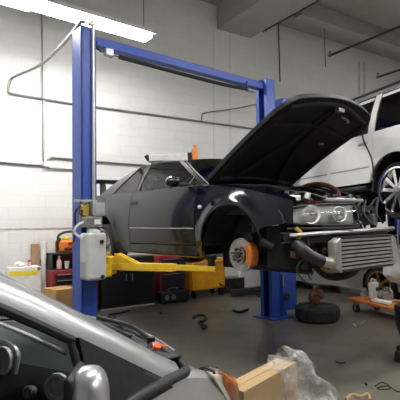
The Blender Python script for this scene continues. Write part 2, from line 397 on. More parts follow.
# arms
def arm(p, q, z, pad_h, gus):
    p, q = toA(p), toA(q); p.z = q.z = z; d = (q-p); L = d.length; u = d/L; rz = atan2(u.y,u.x)
    m1 = MB(); m1.box(p+u*(L*.33),(L*.66,.10,.085),rz)
    m1.cyl(p+V((0,0,-.09)),p+V((0,0,.11)),.065,14)
    if gus:
        m1.prism([(0,.04),(0,.15),(.04,.15),(.30,.04)], .02, Matrix.Translation(p+u*.08) @ Matrix.Rotation(rz,4,'Z') @ Matrix.Translation((0,.05,0)) @ Matrix.Rotation(R(90),4,'X'))
        m1.prism([(0,.04),(0,.15),(.04,.15),(.30,.04)], .02, Matrix.Translation(p+u*.08) @ Matrix.Rotation(rz,4,'Z') @ Matrix.Translation((0,-.03,0)) @ Matrix.Rotation(R(90),4,'X'))
    o = A('lift_arm', m1, M['yellow'], bevel=.006)
    A('arm_extension', MB().box(p+u*(L*.80),(L*.44,.075,.06),rz).box(q,(.14,.14,.05),rz), M['yellow'], o, bevel=.005)
    A('lift_pad', MB().cyl(q+V((0,0,.02)),q+V((0,0,pad_h-.015)),.04,14).cyl(q+V((0,0,pad_h-.03)),q+V((0,0,pad_h)),.06,16), M['black'], o)
MID = V((-.123,6.21,0))
def cw(a, y, z=0): return MID + fwd*a + bd*y + V((0,0,z))
LZ = .97
for y0, y1, n in ((-1.30,-.73,1), (1.30,.73,-1)):
    arm(cw(.12,y0), cw(1.26,y1), 1.02, .125, True)
    arm(cw(-.12,y0), cw(-.62,y1), 1.02, .125, y0 < 0)
# power unit on the near column, facing the bay's front
def pA(px, py, z): return toA(dp(px,py,z))
fy = -.125                                           # front face of the column (local y)
pu = MB(); pu.box((.06,fy-.02,1.735),(.26,.05,.035)); pu.box((.06,fy-.012,1.60),(.14,.024,.30))
pw_ = A('power_unit', pu, M['grey_metal'], bevel=.004)
pw_.location.x = -.115; pw_.location.z = .035
A('valve_block', MB().cyl((.035,fy-.09,1.52),(.035,fy-.09,1.69),.035,14).box((.0,fy-.09,1.66),(.05,.05,.05)), M['brass'], pw_, bevel=.004)
A('motor', MB().box((.155,fy-.10,1.64),(.15,.13,.15)).box((.155,fy-.168,1.64),(.10,.01,.11)), M['grey_metal'], pw_, bevel=.015)
A('pump_head', MB().box((.10,fy-.10,1.50),(.20,.13,.12)).cyl((.10,fy-.10,1.34),(.10,fy-.10,1.46),.055,16), M['steel'], pw_, bevel=.01)
A('pump_label', MB().box((.135,fy-.168,1.50),(.075,.006,.055)), M['paper'], pw_)
tk = MB(); tk.box((.10,fy-.125,1.125),(.235,.20,.51)); tk.cyl((.10,fy-.125,1.36),(.10,fy-.125,1.42),.07,18)
rs = A('reservoir', tk, M['tank'], pw_, bevel=.04, seg=4)
A('oil_fill', MB().box((.10,fy-.122,.98),(.238,.203,.24)), M['grey_metal'], rs, bevel=.042, seg=4)
A('filler_cap', MB().cyl((.15,fy-.225,1.28),(.15,fy-.245,1.28),.022,14), M['black'], rs)
A('drain_plug', MB().cyl((.16,fy-.225,.90),(.16,fy-.24,.90),.022,14), M['black'], rs)
A('hydraulic_hose', MB().tube([(.02,fy-.09,1.5),(-.06,fy-.12,1.48),(-.10,fy-.08,1.40),(-.03,fy-.10,1.33),(.04,fy-.12,1.37)], .014, 8, 6), M['plastic_white'], pw_)
A('control_hose', MB().tube([(.12,fy-.08,1.72),(.02,fy-.11,1.70),(-.07,fy-.05,1.62),(-.06,fy-.02,1.42),(-.085,fy-.03,1.28)], .011, 8, 6).tube([(-.02,fy-.06,1.73),(-.05,fy-.10,1.60),(.02,fy-.12,1.56)],.010,8,5), M['black'], pw_)
A('release_valve', MB().cyl((.21,fy-.10,1.36),(.26,fy-.13,1.28),.03,12).ball((.27,fy-.12,1.24),.045).cyl((.24,fy-.1,1.18),(.31,fy-.1,1.18),.02,10).tube([(.2,fy-.1,1.42),(.28,fy-.1,1.36),(.30,fy-.1,1.2),(.24,fy-.1,1.12)],.014,8,5), M['steel'], pw_)
A('hydraulic_line', MB().tube([(.045,fy-.02,1.74),(.045,fy-.02,3.70),(.03,fy-.02,HP+.02),(-.02,fy-.02,HP+.035)], .022, 10, 4), M['alu'])
A('lock_cover', MB().box((SA+.26,-.06,.40),(.30,.22,.56)).box((SA+.11,-.06,.62),(.06,.12,.05)), M['blue'], bevel=.012)
A('lock_knob', MB().cyl((SA+.17,-.17,.33),(SA+.17,-.21,.33),.055,16), M['black'])
A('lock_label', MB().box((SA+.12,-.172,.58),(.02,.004,.16)), M['grey_metal'])
# flexible cable from the wall to the top of the near column
ct = PN + V((-.05,-.14,HP+.03))
pipe('flexible_cable', [wp(14,94.5),wp(8.5,93),wp(8,89),wp(9.5,82),wp(13,78.5,.1),dp(40,65,7.0),dp(62,45,6.0),dp(74,31,5.4),dp(80.5,22.5,5.06),dp(85,22,5.06)], .022, M['cond'], 'grey flexible cable swooping from the wall to the near lift post', 'cable', sm=5)

# ------------------------------------------------------------------ car building
def side(mb, x0, x1, n, zb, zt, yf, sg, arches=(), rows=9, eps=.003):
    xs = lin(x0, x1, n)
    for xc, zc, r in arches:
        for k in range(25):
            x = xc + r*cos(pi*k/24)
            if x0 < x < x1: xs.append(x)
        for x in (xc-r-eps, xc+r+eps):
            if x0 < x < x1: xs.append(x)
    xs = sorted(set(round(x,4) for x in xs)); G = []
    for x in xs:
        b = zb(x)
        for xc, zc, r in arches:
            if abs(x-xc) <= r+1e-6: b = max(b, zc+math.sqrt(max(0, r*r-(x-xc)**2)))
        t = max(zt(x), b+.02)
        G.append([(x, sg*yf(x, b+(t-b)*j/(rows-1)), b+(t-b)*j/(rows-1)) for j in range(rows)])
    mb.grid(G); return mb
def pane(mb, lo, up, n=6, k=5, bulge=.015):
    """lo and up are lists of two points (rear, front) on the belt and on the rail"""
    l0, l1, u0, u1 = V(lo[0]), V(lo[1]), V(up[0]), V(up[1])
    G = []
    for i in range(n):
        s = i/(n-1); a = l0.lerp(l1, s); c = u0.lerp(u1, s)
        sg = 1 if a.y > 0 else -1
        G.append([a.lerp(c, j/(k-1)) + V((0, sg*bulge*4*(j/(k-1))*(1-j/(k-1)), 0)) for j in range(k)])
    mb.grid(G); return mb
def wheel(par, c, ax, rt, wt, rr, spokes, m_rim, twin=False, name='wheel', spin=.1):
    """ax: +1 or -1, outer face along y"""
    c = V(c); y = V((0,ax,0))
    tm = MB(); tm.lathe([(rr,-wt/2),(rt-.03,-wt/2),(rt-.006,-wt/2+.03),(rt,-wt*.2),(rt,wt*.2),(rt-.006,wt/2-.03),(rt-.03,wt/2),(rr+.01,wt/2),(rr,wt/2-.02),(rr,-wt/2)], c, y, 36)
    w = tm.build(name, M['rubber'], par)
    rm = MB(); rm.lathe([(rr+.012,wt/2+.004),(rr-.012,wt/2+.006),(rr-.02,wt/2-.03),(rr-.03,-wt/2),(rr+.005,-wt/2),(rr+.012,wt/2+.004)], c, y, 36)
    rm.cyl(c+y*(wt/2-.06), c+y*(wt/2-.005), rr*.20, 18)
    for k in range(spokes):
        for dlt in ((-.12,.12) if twin else (0,)):
            a = 2*pi*k/spokes+spin+dlt*.8; u = V((cos(a),0,sin(a)))
            mid = c+y*(wt/2-.03)+u*(rr*.57)
            Mx = Matrix((u, u.cross(y), y)).transposed()
            rm.box(mid, (rr*.82, rr*(.10 if twin else .15), .028), Mx)
    rm.build('rim', m_rim, w)
    return w
def arc_liner(mb, xc, zc, r, y0, y1, n=16):
    mb.grid([[(xc+r*cos(pi*k/n), y, zc+r*sin(pi*k/n)) for y in (y0,y1)] for k in range(n+1)])
    for y in (y1,):
        vs = [mb.bm.verts.new((xc+r*cos(pi*k/n), y, zc+r*sin(pi*k/n))) for k in range(n+1)]
        mb.bm.faces.new(vs)
    return mb

# ---- dark coupe on the lift
car = thing('sports_coupe', 'dark grey two-door coupe raised on the lift with its hood open and front bumper off', 'car', (MID.x,MID.y,LZ), atan2(fwd.y,fwd.x))
P = lambda n, mb, m, par=car, **k: mb.build(n, m, par, **k)
XF, XR = 1.70, -.925
yw = smooth((-1.98,.66),(-1.85,.78),(-1.5,.845),(-.9,.865),(.5,.865),(1.3,.865),(2.0,.85),(2.25,.82),(2.48,.74))
zt = smooth((-1.98,.90),(-1.6,.955),(-1.2,.965),(-.5,.955),(.5,.935),(1.2,.925),(1.75,.865),(2.2,.765),(2.48,.68))
zb = smooth((-1.98,.34),(-1.6,.24),(-1.3,.19),(0,.17),(1.2,.17),(2.02,.24),(2.12,.48),(2.48,.52))
AR = [(XF,.30,.405),(XR,.30,.385)]
def yf(x, z):
    w = yw(x)
    s = 1-.07*((.52-z)/.4)**2 if z < .52 else 1-.075*((z-.52)/.42)**2
    fl = 0
    for xc, zc, r in AR:
        d = hypot(x-xc, z-zc); fl += .035*math.exp(-((d-r)/.09)**2) if z > .2 else 0
    return w*s+fl
dx0, dx1 = -.20, 1.16
for sg, nm in ((-1,'right'),(1,'left')):
    P('front_fender', side(MB(), dx1+.004, 2.40, 22, zb, zt, yf, sg, AR, 11), M['paint_navy'], solid=.006)
    # fender tops folding in to the engine bay edge
    m_ = MB(); m_.grid([[(x, sg*yf(x,zt(x)), zt(x)), (x, sg*(yf(x,zt(x))-.03), zt(x)+.014), (x, sg*.70*(1 if x < 2.1 else 1-.12*(x-2.1)), zt(x)+.018), (x, sg*.68*(1 if x < 2.1 else 1-.12*(x-2.1)), zt(x)-.04)] for x in lin(dx1+.004,2.36,20)])
    P('fender_top', m_, M['paint_navy'], solid=.004)
    d = P('door', side(MB(), dx0+.004, dx1-.004, 16, lambda x: .30, zt, yf, sg, (), 11), M['paint'], solid=.012)
    # belt shelf
    P('door_side_strip', MB().tube([(x, sg*(yf(x,.49)+.005), .49-.012*(x+.2)) for x in lin(dx0+.02,dx1-.02,14)], .005, 6), M['silver_trim'], d)  # pale strip painting the thin highlight along the door crease
    xh = .0; zz = .80
    hd = MB(); hd.box((xh-.10, sg*(yf(xh-.1,zz)+.006), zz), (.15,.018,.055)); 
    P('door_handle', hd, M['black'], d, bevel=.008)
    mr = MB(); mr.ball((0,0,0), 1, (1,1,1), 20)
    o = P('door_mirror', mr, M['paint'], d); o.scale = (.062,.11,.055); o.location = (.93, sg*.96, .985)
    P('mirror_stem', MB().box((.98, sg*.87, .955),(.06,.14,.035)), M['black'], d, bevel=.01)
    P('mirror_rim', MB().lathe([(.055,0),(.066,.004),(.062,.01)], (.868,sg*.96,.985), (-1,0,0), 20), M['chrome'], d)
    # greenhouse
    belt = lambda x: (x, sg*(yf(x,zt(x))-.05), zt(x)+.004)
    rail = lambda x: (x, sg*smooth((-.6,.56),(0,.59),(.62,.575))(x), smooth((-.6,1.285),(-.2,1.315),(.2,1.315),(.62,1.275))(x))
    fr = MB(); pane(fr, (belt(1.17),belt(1.26)), (rail(.52),rail(.62)), 3, 8, .01)
    P('windshield_pillar', fr, M['paint'], solid=.03, bevel=.004)
    P('pillar_molding', MB().tube([V(belt(1.27))+V((.01,0,.01)), V(belt(1.27)).lerp(V(rail(.63)),.5)+V((.015,sg*.012,.01)), V(rail(.63))+V((.012,0,.012))], .010, 8, 5), M['chrome'])
    w = P('side_window', pane(MB(), (belt(-.14),belt(1.15)), (rail(-.08),rail(.51)), 10, 6), M['glass_smoke'], d)
    P('window_frame', MB().tube([belt(-.14),V(belt(-.14)).lerp(V(rail(-.08)),.5)+V((0,sg*.015,0)),rail(-.08)],.014,8).tube([rail(-.08),rail(.2),rail(.51)],.013,8).tube([belt(-.16),belt(.5),belt(1.18)],.012,8), M['black'], d)
    q0, q1 = belt(-.84), belt(-.22)
    P('quarter_window', pane(MB(), (q0,q1), (rail(-.36),rail(-.15)), 6, 6), M['glass_quarter'])
    P('quarter_seal', MB().tube([q0,V(q0).lerp(V(rail(-.36)),.5)+V((0,sg*.015,0)),rail(-.36),rail(-.15)],.012,8).tube([q1,V(q1).lerp(V(rail(-.15)),.5)+V((0,sg*.015,0)),rail(-.15)],.015,8), M['black'])
    P('side_marker', MB().ball((0,0,0),1,(.035,.012,.02)), M['plastic_white']).location = (1.24+.0, sg*(yf(1.2,.70)+.004), .70)
    for xc, r__ in ((XF,.40),(XR,.38)): P('wheel_arch_liner', arc_liner(MB(), xc, .30, r__, sg*.86, sg*.43), M['matte_black'], solid=.004)
    P('side_sill', MB().box(((dx0+dx1)/2, sg*.815, .235),(1.40,.06,.13)), M['paint'], bevel=.02)
# rear quarters, roof, trunk: one shell
bd_ = MB()
for sg in (-1,1):
    side(bd_, -1.98, dx0-.004, 22, zb, zt, yf, sg, AR, 11)
    belt = lambda x: (x, sg*(yf(x,zt(x))-.05), zt(x)+.004)
    rail = lambda x: (x, sg*smooth((-.6,.56),(0,.59),(.62,.575))(x), smooth((-.6,1.285),(-.2,1.315),(.2,1.315),(.62,1.275))(x))
    bd_.grid([[(x, sg*yf(x,zt(x)), zt(x)), belt(x)] for x in lin(-1.98,1.16,30)])
    pane(bd_, (belt(-1.30),belt(-.86)), (rail(-.60),rail(-.37)), 5, 8, .02)
    pane(bd_, (belt(-.22),belt(-.15)), (rail(-.15),rail(-.08)), 3, 6, .016)
rl = lambda x: (smooth((-.6,.56),(0,.59),(.62,.575))(x), smooth((-.6,1.285),(-.2,1.315),(.2,1.315),(.62,1.275))(x))
bd_.grid([[(x+(.10*(1-(v)**2) if x > .3 else 0)*((x-.3)/.32 if x > .3 else 0), rl(x)[0]*v, rl(x)[1]+.055*(1-v*v)) for v in lin(-1,1,15)] for x in lin(-.6,.62,14)])
ye = lambda x: yf(x,zt(x))-.05
bd_.grid([[(x, ye(x)*v, zt(x)+.004+.03*(1-v*v)) for v in lin(-1,1,13)] for x in lin(-1.98,-1.28,8)])
bd_.grid([[(-1.98-.04*(1-v*v), yf(-1.98,z)*v, z) for v in lin(-1,1,13)] for z in lin(.34,.93,8)])
P('body', bd_, M['paint'], solid=.012)
# windshield and rear window
def sheet(b0, b1, c0, c1, n=13, k=7, cx=0., tx=0., crown=.05):
    mb = MB()
    mb.grid([[V((b0[0]+cx*(1-v*v), b0[1]*v, b0[2]+.02*(1-v*v))).lerp(V((c0[0]+tx*(1-v*v), c0[1]*v, c0[2]+crown*(1-v*v))), j/(k-1)) for v in lin(-1,1,n)] for j in range(k)])
    return mb
P('windshield', sheet((1.27,.765,.935),0,(.63,.565,1.28),0,cx=.14,tx=.09,crown=.05), M['glass_clear'])
P('rear_window', sheet((-1.30,.72,.965),0,(-.60,.55,1.285),0,cx=-.04,tx=0,crown=.05), M['glass_dark'])
P('cowl', MB().grid and sheet((1.30,.78,.925),0,(1.17,.78,.92),0,cx=.16,tx=.12,crown=.02), M['black'], solid=.01)
# wing
wg = MB(); wg.grid([[(-1.86+.13*cos(a), .80*v, 1.235+.03*sin(a)+.012*cos(a)+.02*(1-v*v)) for a in lin(0,2*pi,14)] for v in lin(-1,1,9)])
for sg in (-1,1): wg.box((-1.86,sg*.80,1.235),(.27,.02,.10)); wg.prism([(-.13,0),(.05,0),(.0,.27),(-.14,.27)], .04, Matrix.Translation((-1.78,sg*.40+.02,.96)) @ Matrix.Rotation(R(90),4,'X'))
P('rear_wing', wg, M['black'])
for sg in (-1,1):
    tl = MB()
    for y in (.58,.34): tl.cyl((-2.0,sg*y,.74),(-2.045,sg*y,.74),.08,18)
    P('tail_light', tl, M['darkred'])
# hood, hinged at the cowl
TH = R(28.5); HX, HZ = 1.10, .955
hl = lambda v: 1.40+.14*(1-abs(v)**2)-.16*(max(0,(abs(v)-.80)/.20)**2.5)
def hood_pt(u, v, off=0):
    y = v*(.69+.03*u); z = off + .035*(1-v*v) + .05*sin(pi*u)*.5
    x = u*hl(v); x, z = x*cos(TH)-z*sin(TH), x*sin(TH)+z*cos(TH)
    return V((HX+x, y, HZ+z))
hm = MB()
hm.grid([[hood_pt(u,v,.02) for v in lin(-1,1,25)] for u in lin(0,1,14)])
ring = [(u,-1) for u in lin(0,1,14)]+[(1,v) for v in lin(-1,1,25)][1:]+[(u,1) for u in lin(1,0,14)][1:]
hm.grid([[hood_pt(u,v,.02) for u,v in ring],[hood_pt(u,v,-.025) for u,v in ring]])
hd = P('hood', hm, M['hood_black'])
hl_ = MB(); hl_.grid([[hood_pt(.01+.985*u,v*.985,-.022) for v in lin(-1,1,25)] for u in lin(0,1,14)])
P('hood_liner', hl_, M['matte_black'], hd, solid=.01)
rb = MB()
for path in ([(.06,-.9),(.5,-.9),(.93,-.86)],[(.06,.9),(.5,.9),(.93,.86)],[(.93,-.86),(.95,0),(.93,.86)],[(.10,-.85),(.10,0),(.10,.85)],[(.12,-.5),(.5,-.15),(.9,-.05)],[(.12,.5),(.5,.15),(.9,.05)],[(.74,-.85),(.74,0),(.74,.85)]):
    rb.tube([hood_pt(u,v,-.03) for u,v in path], .028, 8, 5)
P('hood_brace', rb, M['matte_black'], hd)
P('hood_latch', MB().box(hood_pt(.93,.05,-.055),(.05,.10,.05)), M['steel'], hd)
P('hood_release', MB().tube([hood_pt(.88,.25,-.05),hood_pt(.88,.42,-.07),hood_pt(.86,.5,-.05)],.012,6,4), M['steel'], hd)
P('hood_vent', MB().box(hood_pt(.6,.55,-.04),(.03,.05,.02)), M['grey_metal'], hd)
# engine bay
fl = MB(); fl.box((1.12,0,.62),(.04,1.40,.60)); fl.box((.0,0,.215),(2.3,1.52,.05)); fl.box((-1.4,0,.30),(.7,1.1,.16))
P('floor_pan', fl, M['matte_black'])
ap = MB()
for sg in (-1,1):
    ap.box((1.72,sg*.60,.64),(1.05,.16,.06)); ap.box((1.75,sg*.40,.36),(1.55,.09,.13)); ap.cyl((XF,sg*.56,.62),(XF,sg*.56,.84),.14,20,.10)
    ap.cyl((XF,sg*.56,.84),(XF,sg*.56,.865),.11,20)
P('inner_fender', ap, M['dark_metal'])
en = MB(); en.box((1.65,.0,.50),(.80,.36,.38)); en.box((1.65,-.16,.36),(.6,.3,.2)); en.cyl((2.06,.0,.52),(2.12,.0,.52),.13,20); en.cyl((2.06,-.2,.42),(2.12,-.2,.42),.07,16)
en.box((1.6,.0,.24),(.55,.3,.14))
eng = P('engine', en, M['dark_metal'], bevel=.02)
P('valve_cover', MB().box((1.64,.0,.735),(.72,.15,.07)).box((1.64,.17,.715),(.70,.12,.06)), M['darkred'], eng, bevel=.02)
P('intake_plenum', MB().cyl((1.35,-.30,.74),(1.95,-.30,.74),.07,16), M['alu'], eng)
hs = MB()
for pts in ([(1.45,-.45,.80),(1.7,-.42,.90),(2.0,-.38,.84),(2.25,-.2,.76)], [(1.4,.35,.80),(1.7,.45,.92),(2.05,.4,.82),(2.2,.1,.78)], [(1.5,-.1,.82),(1.8,.1,.90),(2.1,.25,.80)], [(2.0,-.55,.70),(2.2,-.4,.80),(2.3,-.1,.74),(2.3,.3,.78)],[(1.3,-.6,.86),(1.5,-.3,.92),(1.6,.3,.9),(1.4,.6,.86)]):
    hs.tube(pts, .014, 8, 6)
P('engine_hose', hs, M['black'], eng)
P('turbo_pipe', MB().tube([(1.45,.42,.84),(1.65,.38,.93),(1.85,.44,.94),(2.0,.50,.84),(2.0,.5,.6)], .028, 10, 6), M['rust'], eng)
random.seed(21)
for nm, mm, n_ in (('engine_fitting','steel',10),('engine_connector','black',14),('engine_clip','alu',6)):
    for k in range(n_):
        x = random.uniform(1.5,2.3); y = random.uniform(-.5,.55); z = .74+random.uniform(0,.09)-.06*(x-1.5)
        c_ = MB()
        if k % 2: c_.box((x,y,z),(random.uniform(.03,.08),random.uniform(.03,.09),random.uniform(.03,.06)),random.uniform(0,3))
        else: c_.cyl((x,y,z-.02),(x+random.uniform(-.04,.04),y+random.uniform(-.06,.06),z+.04),random.uniform(.012,.03),10)
        P(nm, c_, M[mm], eng, bevel=.004)
P('battery', MB().box((1.38,.50,.83),(.20,.17,.16)), M['black'], bevel=.01)
P('coolant_bottle', MB().box((2.10,-.47,.745),(.22,.13,.06)), M['plastic_white'], bevel=.015)
P('intake_duct', MB().box((2.40,.02,.725),(.10,.50,.035)), M['silver_trim'], bevel=.01)
# front structure
cs = MB(); cs.box((2.33,0,.655),(.05,1.30,.05)); cs.box((2.36,0,.30),(.05,1.1,.05))
for y in (-.62,-.3,.3,.62): cs.box((2.34,y,.47),(.04,.06,.36))
P('radiator_support', cs, M['dark_metal'])
P('radiator', MB().box((2.30,0,.48),(.04,.66,.34)), M['black'])
P('bumper_bar', MB().tube([(2.40,-.82,.405),(2.52,-.6,.42),(2.62,-.2,.43),(2.62,.2,.44),(2.54,.62,.445),(2.44,.84,.445)], .017, 8, 6), M['alu'])
bb = MB(); bb.grid([[(x-.05,y,z+.0) if k in (0,3) else (x,y,z) for k,(z) in enumerate((.425,.42,.345,.34))] for x,y in ((2.36,-.84),(2.5,-.6),(2.57,-.2),(2.57,.2),(2.5,.6),(2.36,.84))])
P('bumper_beam', bb, M['matte_black'], solid=.012)
ic = MB(); ic.box((2.60,-.02,.235),(.05,.86,.285))
for z in (.090,.380): ic.box((2.61,-.02,z),(.09,.86,.014))
icp = P('intercooler', ic, M['dark_metal'])
for k in range(8): P('core_bar', MB().box((2.632,-.02,.114+k*.0345),(.03,.86,.020)), M['alu'], icp)
for sg in (-1,1):
    et = MB(); et.prism([(0,0),(.09,.04),(.09,.27),(0,.31)], .085, Matrix.Translation((2.57,-.02+sg*.425,.075)) @ Matrix.Rotation(R(90),4,'Z') @ Matrix.Rotation(R(90),4,'X') @ (Matrix.Identity(4) if sg > 0 else Matrix.Scale(-1,4,(1,0,0))))
    P('end_tank', et, M['alu'], icp, bevel=.012)
P('intercooler_pipe', MB().tube([(2.60,-.50,.17),(2.59,-.56,.17),(2.57,-.64,.19)], .048, 14, 5), M['alu'], icp)
P('coupler_hose', MB().tube([(2.575,-.62,.188),(2.55,-.68,.21),(2.49,-.74,.27),(2.40,-.74,.34)], .053, 12, 5), M['black'], icp)
cc = MB()
for k in range(3):
    y0 = -.74+k*.05
    cc.tube([(2.44,y0,.42),(2.47+.02*k,y0+.10-.08*k,.30),(2.45,y0-.06+.07*k,.14),(2.47,y0+.02*k,.03+.03*k),(2.44,y0+.14-.05*k,-.02+.04*k)], .006, 5, 6)
P('wiring_harness', cc, M['trim'])
random.seed(3)
for k in range(30):
    y = random.uniform(-.80,.78); x = random.uniform(2.12,2.42)-.15*abs(y); z = random.uniform(.28,.66); dk = MB()
    if random.random() < .5: dk.box((x,y,z),(random.uniform(.04,.12),random.uniform(.05,.14),random.uniform(.04,.12)), random.uniform(0,3))
    else: dk.cyl((x,y,z),(x+random.uniform(-.1,.1),y+random.uniform(-.1,.1),z+random.uniform(-.06,.06)), random.uniform(.015,.05), 10)
    P(random.choice(['mounting_bracket','hose_stub','sensor_housing']), dk, M['steel'] if k % 6 == 0 else M['dark_metal'], bevel=.004)
for k in range(4):
    y = random.uniform(.1,.78); P('coolant_hose', MB().tube([(2.3,y,.68),(2.36,y+.05,.72+random.uniform(0,.08)),(2.40,y-.06,.60),(2.44,y,.5)], .014, 6, 4), M['black'])
fl2 = MB(); fl2.grid([[(2.12+.10*t,-.80+.10*t,z) for z in lin(.12,.60,5)] for t in lin(0,1,4)]); fl2.grid([[(2.22+.16*t,-.70+.35*t,z) for z in lin(.10,.62,5)] for t in lin(0,1,5)])
P('splash_liner', fl2, M['matte_black'], solid=.01)
for k in range(9):
    y = random.uniform(-.76,-.45); z = random.uniform(.12,.5); x = 2.30+.30*(y+.8)
    P('splash_clip', MB().box((x+.05,y,z),(.05,random.uniform(.03,.1),random.uniform(.02,.07)),random.uniform(0,2)), M['dark_metal'] if k % 3 else M['rust'], bevel=.005)
P('side_frame', MB().box((1.72,-.42,.19),(1.15,.10,.30)), M['matte_black'], bevel=.02)
P('front_subframe', MB().box((2.0,0,.15),(.50,1.15,.11)).box((1.62,0,.13),(.4,.9,.1)), M['matte_black'], bevel=.02)
P('oil_line', MB().tube([(2.40,-.74,.47),(2.44,-.72,.42),(2.42,-.74,.37)],.018,8,4), M['brass'])
# headlight on the near side
hp = lambda s, dx=0, z=0: V((2.30+.34*s+dx, -.81+.52*s+.10*s*s, z-.022))
def hgrid(m, dx, z0, z1):
    m.grid([[hp(s, dx-.02*abs(2*j-1)**2-.03*(1-j)*0, hz0(s)+(hz1(s)-hz0(s))*j) + V((-.05*j*j,0,0)) for j in lin(0,1,6)] for s in lin(0,1,12)])
hz1 = lambda s: .70-.06*(1-s)**3
hz0 = lambda s: .51+.035*(1-s)**3
hb = MB(); hb.grid([[hp(s,-.16,z) for z in (hz0(s)+.005,hz1(s)-.01)]+[hp(s,-.03,z) for z in (hz1(s)-.01,hz0(s)+.005)] for s in lin(0,1,10)], close=True)
hb.grid([[hp(0,-.16,.515),hp(0,-.16,.69)],[hp(0,-.03,.515),hp(0,-.03,.69)]]); hb.grid([[hp(1,-.16,.515),hp(1,-.16,.69)],[hp(1,-.03,.515),hp(1,-.03,.69)]])
hL = P('headlight', hb, M['lamp_housing'])
ln = MB(); hgrid(ln, .035, .51, .70); P('headlight_lens', ln, M['lens'], hL)
P('headlight_rim', MB().tube([hp(s,.03,hz0(s)) for s in lin(0,1,9)]+[hp(1,.015,.6)]+[hp(s,-.02,hz1(s)) for s in lin(1,0,9)]+[hp(0,.015,.6)], .010, 6, closed=True), M['trim'], hL)
for s, r in ((.42,.078),(.79,.066)):
    c = hp(s,-.015,.605); ax = V((.80,-.55,0)).normalized()
    P('lamp_reflector', MB().lathe([(.015,0),(r*.6,.012),(r,.04),(r+.003,.038)], c, ax, 22), M['reflector'], hL)
    P('bulb_cap', MB().ball(c+ax*.03,.016), M['chrome'], hL)
P('headlight_lip', MB().tube([hp(s,.03,.485) for s in lin(.05,1,8)], .012, 8), M['trim'])
# near front hub: disc, caliper
def hub(xc, y, z, sg, full):
    c = V((xc,y,z)); ax = V((0,sg,0))
    b_ = MB(); b_.lathe([(.10,-.03),(.16,-.03),(.162,-.016),(.162,.0),(.16,.012),(.085,.012),(.085,.045),(.035,.045),(.0,.045)], c, ax, 36)
    bk = P('brake_disc', b_, M['steel'])
    ls = MB()
    for k in range(5):
        a = 2*pi*k/5+.3; q = c+V((cos(a)*.057,0,sin(a)*.057)); ls.cyl(q+ax*.04, q+ax*.085, .008, 8)
    ls.cyl(c+ax*.04, c+ax*.065, .032, 14); P('lug_stud', ls, M['dark_metal'], bk)
    hh = MB()
    for k in range(5):
        a = 2*pi*k/5+.93; q = c+V((cos(a)*.058,0,sin(a)*.058)); hh.cyl(q+ax*.044, q+ax*.0485, .020, 12)
    P('hub_recess', hh, M['rust'], bk)
    cal = MB(); n = 9
    cal.grid([[c+V((cos(t)*rr,0,sin(t)*rr))+ax*yy for rr,yy in ((.108,.040),(.160,.044),(.176,.03),(.176,-.05),(.108,-.04))] for t in lin(R(-34),R(44),n)], close=True)
    for t in (R(-34),R(44)):
        cal.bm.faces.new([cal.bm.verts.new(c+V((cos(t)*rr,0,sin(t)*rr))+ax*yy) for rr,yy in ((.108,.040),(.160,.044),(.176,.03),(.176,-.05),(.108,-.04))])
    cal.tube([c+V((cos(R(-25))*.14,0,sin(R(-25))*.14))+ax*.045, c+V((cos(R(36))*.14,0,sin(R(36))*.14))+ax*.045], .010, 6)
    P('brake_caliper', cal, M['orange'], bk)
    su = MB(); su.cyl(c-ax*.04, c-ax*.16, .07, 16); su.box(c-ax*.14+V((0,0,.05)),(.09,.07,.28)); su.cyl(c-ax*.14+V((0,0,-.1)),(xc-.05,sg*.30,.24),.03,10)
    su.cyl((xc,sg*.58,z+.15),(xc,sg*.55,.66),.035,12); su.tube([(xc+.06*cos(k*.8),sg*.56+.06*sin(k*.8),.36+k*.011) for k in range(28)],.010,6)
    P('suspension_strut', su, M['dark_metal'])
hub(XF+.05,-.76,.215,-1,True)
P('dust_shield', MB().cyl((XF+.05,-.715,.215),(XF+.05,-.72,.215),.155,28), M['rust'])
wheel(car, (XF+.07,.76,.165), 1, .332, .24, .235, 5, M['gold'], True)
for sg in (-1,1): wheel(car, (XR,sg*.755,.225), sg, .325, .245, .235, 6, M['chrome'])
# interior
it = MB(); it.box((1.02,0,.80),(.30,1.42,.22)); it.box((1.0,-.38,.93),(.22,.40,.07)); P('dashboard', it, M['black'], bevel=.03)
P('steering_wheel', MB().tube([(.72+.03*sin(a),-.38+.18*cos(a),.86+.18*sin(a)) for a in lin(0,2*pi,25)[:-1]],.016,8,closed=True).cyl((.72,-.38,.86),(.9,-.38,.80),.025,10).box((.73,-.38,.86),(.03,.32,.04)), M['black'])
for y in (-.38,.38):
    s_ = MB(); s_.box((.30,y,.40),(.50,.48,.18)); s_.box((-.02,y,.72),(.14,.46,.62),Matrix.Rotation(R(-14),3,'Y')); s_.box((-.10,y,1.06),(.09,.24,.16)); P('seat', s_, M['black'], bevel=.05)
rs_ = MB(); rs_.box((-.62,0,.45),(.42,1.1,.18)); rs_.box((-.86,0,.74),(.14,1.1,.46),Matrix.Rotation(R(-20),3,'Y')); P('rear_seat', rs_, M['black'], bevel=.04)
P('rear_view_mirror', MB().box((.72,0,1.20),(.03,.22,.06)), M['black'], bevel=.01)
P('exhaust_pipe', MB().tube([(1.3,-.1,.17),(.5,-.12,.15),(-.8,-.2,.18),(-1.9,-.45,.24)],.04,10,4), M['steel'])
P('rusty_floor_rail', MB().box((.45,-.62,.175),(1.1,.10,.06)), M['brass'])

